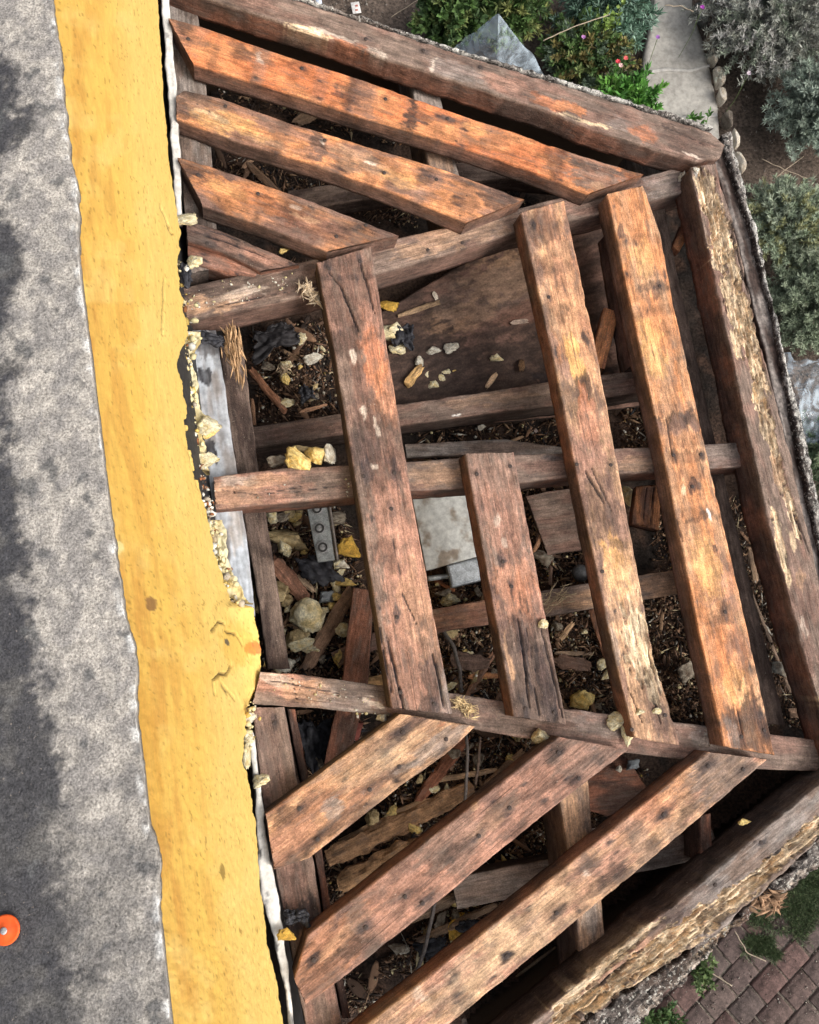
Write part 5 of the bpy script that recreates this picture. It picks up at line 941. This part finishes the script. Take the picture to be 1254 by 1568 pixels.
blobs('foam_crust', np.array(ctr), .0008+.0062*RS.rand(len(ys))**2.6, pc[kk], 'crumbling cream foam insulation along the broken edge of the yellow wall', 'foam crust')
ns_ = 1500; ci = RS.randint(0, len(pos), ns_); kk = RS.choice(5, ns_, p=[.4, .4, .12, .08, 0])
blobs('foam_crumbs', pos[ci]+[0, 0, .006], .0010+.0036*RS.rand(ns_)**3, pc[kk]*.85, 'tiny pale foam crumbs sprinkled over the debris', 'crumbs')
ct = [];
for a, b, lev, w, n in ((300, 460, .045, 60, 26), (370, 445, .045, 60, 34), (440, 430, .045, 50, 26), (620, 1080, .045, 60, 10), (500, 1065, .045, 60, 24), (560, 1085, .045, 30, 16), (440, 1050, .045, 40, 16), (420, 750, .045, 60, 7), (532, 745, .045, 6, 12), (1100, 1130, .045, 60, 20)):
    for k in range(n): ct.append(RP(a+RS.uniform(-.5, .5)*w, b+RS.uniform(-16, 16), lev+.001))
ct = np.array(ct); kk = RS.choice(4, len(ct), p=[.3, .5, .0, .2]); blobs('foam_crumbs', ct, .0006+.0026*RS.rand(len(ct))**3, pc[kk]*.8, 'tiny pale crumbs lying on top of the hip and middle beams', 'crumbs')

# ================================================================== GARDEN
def leaves(base, dirs, L, Wd_, cols, mid=.5, droop=.0):
    n = len(base); dirs = dirs/np.linalg.norm(dirs, axis=1)[:, None]; s = np.cross(dirs, [0, 0, 1.])+RS.randn(n, 3)*.25; s /= np.linalg.norm(s, axis=1)[:, None]+1e-9
    m = base+dirs*(L*mid)[:, None]; tip = base+dirs*L[:, None]-np.array([0, 0, 1])*(L*droop)[:, None]
    V = np.stack([base, m-s*(Wd_/2)[:, None], tip, m+s*(Wd_/2)[:, None]], 1).reshape(-1, 3); return V, np.arange(n*4).reshape(n, 4), np.repeat(cols, 4, 0)
def plant(name, label, cat, px, py, rpx, h, n_st, n_lf, lf, pal_, stemc, up=.9, elong=1., rot=0, wood=.35):
    c0 = HP(px, py, h*.5); c0[2] = .0; r = rpx*4.2/F; root = empty(name, c0, label, cat)
    st, sc, SB, SD, SC, LL, LW = [], [], [], [], [], [], []
    for k in range(n_st):
        a = RS.rand()*2*math.pi; rr = r*math.sqrt(RS.rand()); dx, dy = rr*math.cos(a)*elong, rr*math.sin(a); dx, dy = dx*math.cos(rot)-dy*math.sin(rot), dx*math.sin(rot)+dy*math.cos(rot)
        hh = h*(1-.55*(rr/r)**2)*RS.uniform(.65, 1.1); t = np.linspace(0, 1, 9)[:, None]; o0 = RS.randn(3)*[.03, .03, 0]
        P = o0+np.array([dx, dy, 0])*t**1.1+np.array([0, 0, hh])*np.sin(t*math.pi/2*up)+np.cumsum(RS.randn(9, 3)*.006, 0)
        st.append(P); clump = RS.rand()
        tt = np.clip(1-RS.rand(n_lf)**1.3*.6, 0, 1)*8; i0 = np.minimum(tt.astype(int), 7); f_ = (tt-i0)[:, None]; b = P[i0]*(1-f_)+P[i0+1]*f_
        d = (P[i0+1]-P[i0]); d /= np.linalg.norm(d, axis=1)[:, None]; d = d*.7+RS.randn(n_lf, 3)*.6+[0, 0, .25]
        SB.append(b); SD.append(d); q = np.array(pal_)[RS.randint(0, len(pal_))]; SC.append(q*(.65+.7*RS.rand(n_lf, 1))); LL.append(lf[0]*RS.uniform(.6, 1.3, n_lf)); LW.append(lf[1]*RS.uniform(.6, 1.3, n_lf))
    V, Fq, Cq = leaves(np.concatenate(SB), np.concatenate(SD), np.concatenate(LL), np.concatenate(LW), np.concatenate(SC), lf[2] if len(lf) > 2 else .5)
    ob('foliage', mesh('foliage', V, Fq, Cq, MLEAF), root)
    vs, fs = [], []
    for P in st:
        i = len(vs); w = .0022
        for k, p_ in enumerate(P): vs += [p_+[w, 0, 0], p_+[-w*.5, w*.87, 0], p_+[-w*.5, -w*.87, 0]]
        for k in range(len(P)-1):
            for j in range(3): fs.append((i+k*3+j, i+k*3+(j+1) % 3, i+k*3+3+(j+1) % 3, i+k*3+3+j))
    ob('stems', mesh('stems', np.array(vs), np.array(fs), np.tile(stemc, (len(vs), 1)), MCHIP), root)
    return root
GREY = [(.30, .31, .26), (.37, .38, .33), (.19, .20, .17), (.42, .41, .38), (.25, .29, .22)]
GRN = [(.07, .13, .035), (.10, .17, .05), (.05, .09, .03), (.14, .18, .06)]
plant('lavender_bush', 'large grey lavender bush filling the top right corner beyond the stone edging', 'bush', 1195, 20, 135, .45, 620, 120, (.032, .0055), GREY, (.20, .17, .15), elong=1.1)
plant('lavender_bush', 'grey green bush at the right edge of the view above the bare soil', 'bush', 1262, 165, 92, .42, 420, 120, (.032, .0055), [(.28, .34, .27), (.34, .40, .33), (.19, .23, .18)], (.19, .16, .14))
plant('lavender_bush', 'grey green bush with yellowish shoots just outside the right edge rafter', 'bush', 1205, 345, 84, .35, 420, 120, (.030, .0058), [(.28, .34, .23), (.35, .40, .29), (.19, .23, .16), (.31, .32, .16)], (.22, .18, .15))
plant('lavender_bush', 'dull green bush above the right hand plastic sheet', 'bush', 1250, 465, 85, .34, 400, 120, (.030, .0058), [(.24, .29, .19), (.30, .35, .24), (.16, .20, .13)], (.22, .18, .15))
plant('lavender_bush', 'dark green bush below the right hand plastic sheet', 'bush', 1290, 700, 70, .3, 300, 110, (.030, .0058), [(.10, .15, .08), (.14, .18, .10)], (.2, .16, .13))
plant('garden_plant', 'green plant with rounded leaves left of the pointed plastic sheet', 'plant', 690, 25, 62, .35, 120, 50, (.045, .028), GRN, (.16, .17, .06))
plant('garden_plant', 'loose yellow green stemmed plant behind the pointed plastic sheet', 'plant', 780, 8, 72, .4, 220, 60, (.05, .010), GRN+[(.20, .22, .07)], (.24, .24, .09))
plant('garden_plant', 'blue green succulent with narrow upright leaves beside the concrete path', 'plant', 935, 10, 82, .4, 170, 80, (.055, .010), [(.14, .24, .17), (.20, .30, .23), (.10, .18, .12)], (.2, .2, .12))
plant('garden_plant', 'tangled green plant with small red flowers above the top edge rafter', 'plant', 900, 85, 80, .32, 260, 60, (.037, .014), GRN+[(.10, .14, .09), (.2, .17, .06)], (.28, .23, .14))
plant('garden_plant', 'bright glossy green leafy shrub touching the path near the frame corner', 'plant', 958, 160, 58, .3, 75, 42, (.045, .017), [(.06, .17, .03), (.09, .24, .04), (.13, .30, .05)], (.12, .2, .05))
plant('garden_plant', 'small green sprig at the tip of the top edge rafter', 'plant', 1062, 185, 10, .16, 7, 14, (.04, .018), [(.07, .17, .03), (.10, .24, .05)], (.12, .2, .05))
plant('garden_plant', 'pale green rosette among the tangled stems above the top edge rafter', 'plant', 928, 52, 20, .42, 22, 16, (.035, .026), [(.26, .36, .08), (.20, .30, .07)], (.2, .25, .08))
plant('garden_plant', 'low green weed by the brick paving under the lower stucco rim', 'plant', 1078, 1490, 14, .12, 26, 14, (.03, .016), [(.08, .13, .04), (.12, .17, .06)], (.2, .2, .08))
plant('garden_plant', 'dark green weed patch at the bottom beside the brick paving', 'plant', 1012, 1560, 24, .12, 40, 20, (.03, .010), [(.05, .10, .03), (.08, .14, .04)], (.15, .17, .06))
# grass
n = 34000; a_ = RS.rand(n)*2*math.pi; rr = np.sqrt(RS.rand(n)); gp = []
for k in range(n):
    x_, y_, q_ = ((1225, 1368, 1.25) if k % 6 else (1165, 1452, .36)); rx_ = rr[k]*95*q_*math.cos(a_[k]); ry_ = rr[k]*62*q_*math.sin(a_[k]); gp.append((x_+rx_, y_+ry_, rr[k]))
gp = np.array(gp); gp = gp[gp[:, 2]+(fbm(np.c_[gp[:, :2]*.05, gp[:, 0]*0], 4)-.5)*2.4+RS.randn(len(gp))*.1 < .72]; gp = [HP(a, b, .03) for a, b, c_ in gp]; n = len(gp)
gp = np.array(gp); dr = RS.randn(n, 3)*.7+[0, 0, .8]; V, Fq, Cq = leaves(gp, dr, RS.uniform(.015, .045, n), RS.uniform(.002, .0045, n), np.array([(.07, .11, .045), (.12, .15, .07), (.055, .08, .035)])[RS.randint(0, 3, n)])
tag(ob('grass', mesh('grass', V, Fq, Cq, MLEAF)), 'short dark green grass at the edge of the brick paving', 'grass', kind='stuff')
# moss / soil over part of the paving
# edging stones
for px, py, w, h, kc, lb in ((1068, -40, 24, 60, 'grey', 'grey edging stone at the very top of the path edge'), (1073, 28, 24, 50, 'grey', 'long grey edging stone at the top of the path'), (1083, 64, 22, 24, 'tan', 'rounded brown edging stone below the long grey one'),
     (1089, 90, 20, 28, 'cream', 'pale cream edging stone third along the path'), (1099, 120, 28, 34, 'cream', 'largest pale edging stone with pinkish stains'), (1103, 150, 24, 28, 'cream', 'square pale edging stone near the frame corner'), (1113, 182, 34, 32, 'dirty', 'dull brown edging stone just beyond the frame corner'),
     (1124, 212, 20, 34, 'cream', 'pale edging stone touching the frame corner'), (1131, 250, 18, 34, 'cream', 'pale stone squeezed against the stucco rim'), (1138, 290, 16, 34, 'dirty', 'dull stone squeezed against the stucco rim below a pale one')):
    q = HP(px, py, .05); m = 4.35/F*.52; p = ICO*(1.05+.25*(fbm(ICO*1.3+px*.1, 3)-.5))[:, None]; p = np.sign(p)*np.abs(p)**.6; rk = np.random.RandomState(px)
    for q_ in range(7): nn = rk.randn(3)*[1, 1, .5]; nn /= np.linalg.norm(nn); p = p-nn*np.maximum(p@nn-rk.uniform(.55, .95), 0)[:, None]*.95
    p = p*(1+.22*(fbm(ICO*5+px, 3)-.5))[:, None]
    cc = dict(cream=((.92, .83, .70), (.72, .60, .45)), grey=((.24, .24, .23), (.17, .17, .16)), tan=((.34, .26, .18), (.22, .17, .12)), dirty=((.26, .22, .18), (.17, .14, .11)))[kc]
    c = mixc(np.tile(cc[0], (len(p), 1)), cc[1], sm(.45, .6, fbm(ICO*3+px, 4))); o = ob('edging_stone', mesh('edging_stone', p, ICF, c, MSTONE)); o.location = q; o.scale = (w*m*.62, h*m*.95, .05); o.rotation_euler = (random.uniform(-.1, .1), random.uniform(-.1, .1), .25+random.uniform(-.15, .15)); tag(o, lb, 'edging stone')
# flowers
FLS = []
for px, py, colr, lb in ((1075, 12, (.40, .06, .42), 'purple flower at the top of the path edge'), (893, 58, (.45, .2, .45), 'small purple flower in the tangled plant'), (1007, 58, (.30, .12, .40), 'small purple flower over the left side of the path'), (946, 95, (.55, .04, .06), 'red flower above the top edge rafter'), (958, 90, (.60, .10, .10), 'second red flower right of the first above the edge rafter'), (950, 101, (.70, .45, .42), 'pale pink flower just under the red ones'), (1146, 113, (.6, .5, .55), 'pale pink flower beyond the edging stones')):
    r = empty('flower', HP(px, py, .42), lb, 'flower')
    V, Fq, Cq = leaves(np.zeros((7, 3)), np.c_[np.cos(np.arange(7)*.9), np.sin(np.arange(7)*.9), .4+.3*RS.rand(7)], np.full(7, .017), np.full(7, .014), np.tile(colr, (7, 1))*RS.uniform(.8, 1.2, (7, 1)), .6); ob('petals', mesh('petals', V, Fq, Cq, MLEAF), r)
    t_ = tube('stem', [np.zeros(3), np.array([.01, -.01, -.2]), np.array([.0, 0, -.42])], .0015, MLEAF, (.12, .18, .06)); t_.parent = r
# plastic sheets
MP = bpy.data.materials.new('plastic_sheet'); MP.use_nodes = True; t = MP.node_tree; b = t.nodes['Principled BSDF']; b.inputs['Base Color'].default_value = (.62, .72, .80, 1); b.inputs['Roughness'].default_value = .16; b.inputs['Base Color'].default_value = (.74, .88, 1, 1); tn_ = t.nodes.new('ShaderNodeTexNoise'); tn_.inputs['Scale'].default_value = 9; tn_.inputs['Detail'].default_value = 4; tn_.inputs['Distortion'].default_value = 1.5; tm_ = t.nodes.new('ShaderNodeMapRange'); tm_.inputs[1].default_value = .4; tm_.inputs[2].default_value = .62; tm_.inputs[3].default_value = .08; tm_.inputs[4].default_value = .42; tg_ = t.nodes.new('ShaderNodeTexCoord'); t.links.new(tg_.outputs['Object'], tn_.inputs['Vector']); t.links.new(tn_.outputs[0], tm_.inputs[0]); t.links.new(tm_.outputs[0], b.inputs['Alpha']); b.inputs['Specular IOR Level'].default_value = .9
def sheet(apex, base, ha, label, seed):
    n, m = 46, 60; A_ = HP(*apex, ha); B = np.array([HP(*q, .15) for q in base]); ring = poly(np.r_[B, B[:1]], m); tt = np.linspace(0, 1, n)[:, None, None]
    P = A_*(1-tt)+ring[None]*tt; d = P-A_; q = np.c_[np.tile(np.arange(m)*.35, n)+seed, np.repeat(np.linspace(0, 1, n)*2.2, m), np.zeros(n*m)]
    q[:, 0] = np.abs(((q[:, 0]-seed)/(.35*(m-1))) % 1-.5)*2*9+seed
    P = P.reshape(-1, 3); fo = np.abs(fbm(q, 4)-.5); P[:, 2] += (fo*.26-.02)*np.repeat(np.linspace(0, 1, n), m); P[:, :2] += ((fbm(q+9, 3)-.5)*.06*np.repeat(np.linspace(0, 1, n), m))[:, None]
    return tag(ob('plastic_sheet', mesh('plastic_sheet', P-A_, grid_faces(n, m), None, MP, True), None, Matrix.Translation(A_)), label, 'plastic sheet')
sheet((763, 20), [(690, 78), (740, 105), (850, 135), (860, 150), (760, 180), (690, 110)], .75, 'clear bluish plastic sheet pulled up to a point behind the top edge rafter', 3)
sheet((1225, 610), [(1190, 540), (1225, 552), (1270, 545), (1275, 600), (1255, 680), (1215, 700), (1200, 640)], .32, 'crumpled bluish plastic sheet at the right edge among the bushes', 8)
# two pale poles and a paper label at the top
for a, b, lb in (((468, -30), (476, 14), 'left one of two bluish white pipes behind the top edge rafter'), ((484, -30), (490, 16), 'right one of two bluish white pipes behind the top edge rafter')):
    tube('pipe', [HP(*a, .3), HP(*b, .3)], .018, MPAINT, (.62, .68, .78), seg=14, label=lb, cat='pipe')
pl = empty('paper_label', HP(545, 12, .02), 'small white paper label with red marks lying on the soil', 'paper')
k = ob('sheet', boxmesh('sheet', .055, .085, .002, MPAINT, (.78, .74, .70), .0005), pl); k.rotation_euler = (0, 0, .2)
for dy in (-.018, .014): k = ob('printed_mark', boxmesh('printed_mark', .018, .014, .0008, MPAINT, (.45, .16, .12), .0002), pl); k.location = (.004, dy, .0022); k.rotation_euler = (0, 0, .2)
# garden twigs and loose straw
for k, (pts, lb) in enumerate((([(1167, 243), (1190, 255), (1238, 275)], 'dry twig on the soil between the bushes at the right'), ([(1125, 1425), (1143, 1458), (1172, 1472)], 'pale bent straw on the brick paving'), ([(1088, 1488), (1120, 1510)], 'thin pinkish stalk on the brick paving'), ([(640, 0), (600, 25)], 'dry pale twig on the soil beside the green plant'), ([(1230, 240), (1200, 262), (1185, 275)], 'curved dry twig under the right bush'), ([(832, 62), (880, 40), (940, 20)], 'long pale stem over the tangled plant'), ([(1018, 8), (1045, 10), (1062, 18)], 'thin pale stem arching over the path'))):
    tube('twig', [HP(a, b, .06+(.35 if k > 4 else 0)+.01*i) for i, (a, b) in enumerate(pts)], .0028, MCHIP, (.42, .34, .25), jit=.01, label=lb, cat='twig')
# gravel on the soil
n = 2600; px = np.c_[RS.uniform(430, 700, n), RS.uniform(-60, 90, n)]; px[n//3:] = np.c_[RS.uniform(1100, 1290, n-n//3), RS.uniform(100, 820, n-n//3)]
gc = np.array([HP(a, b, .0) for a, b in px]); gpal = np.array([(.20, .16, .13), (.30, .26, .22), (.13, .10, .08), (.42, .38, .32)]); gc[:, 2] += .003+(fbm(np.c_[gc[:, :2], gc[:, 0]*0]*3, 5)-.5)*.05-.03
blobs('gravel', gc, .002+.007*RS.rand(n)**3, gpal[RS.choice(4, n, p=[.4, .25, .25, .1])], 'small stones and clods on the garden soil', 'gravel', MSTONE)
n = 1500; px = np.c_[RS.uniform(960, 1290, n), RS.uniform(1380, 1640, n)]; gc = np.array([HP(a, b, .035) for a, b in px])
blobs('brick_grit', gc, .001+.004*RS.rand(n)**3, gpal[RS.choice(4, n)], 'sand and grit on the brick paving', 'grit', MSTONE)
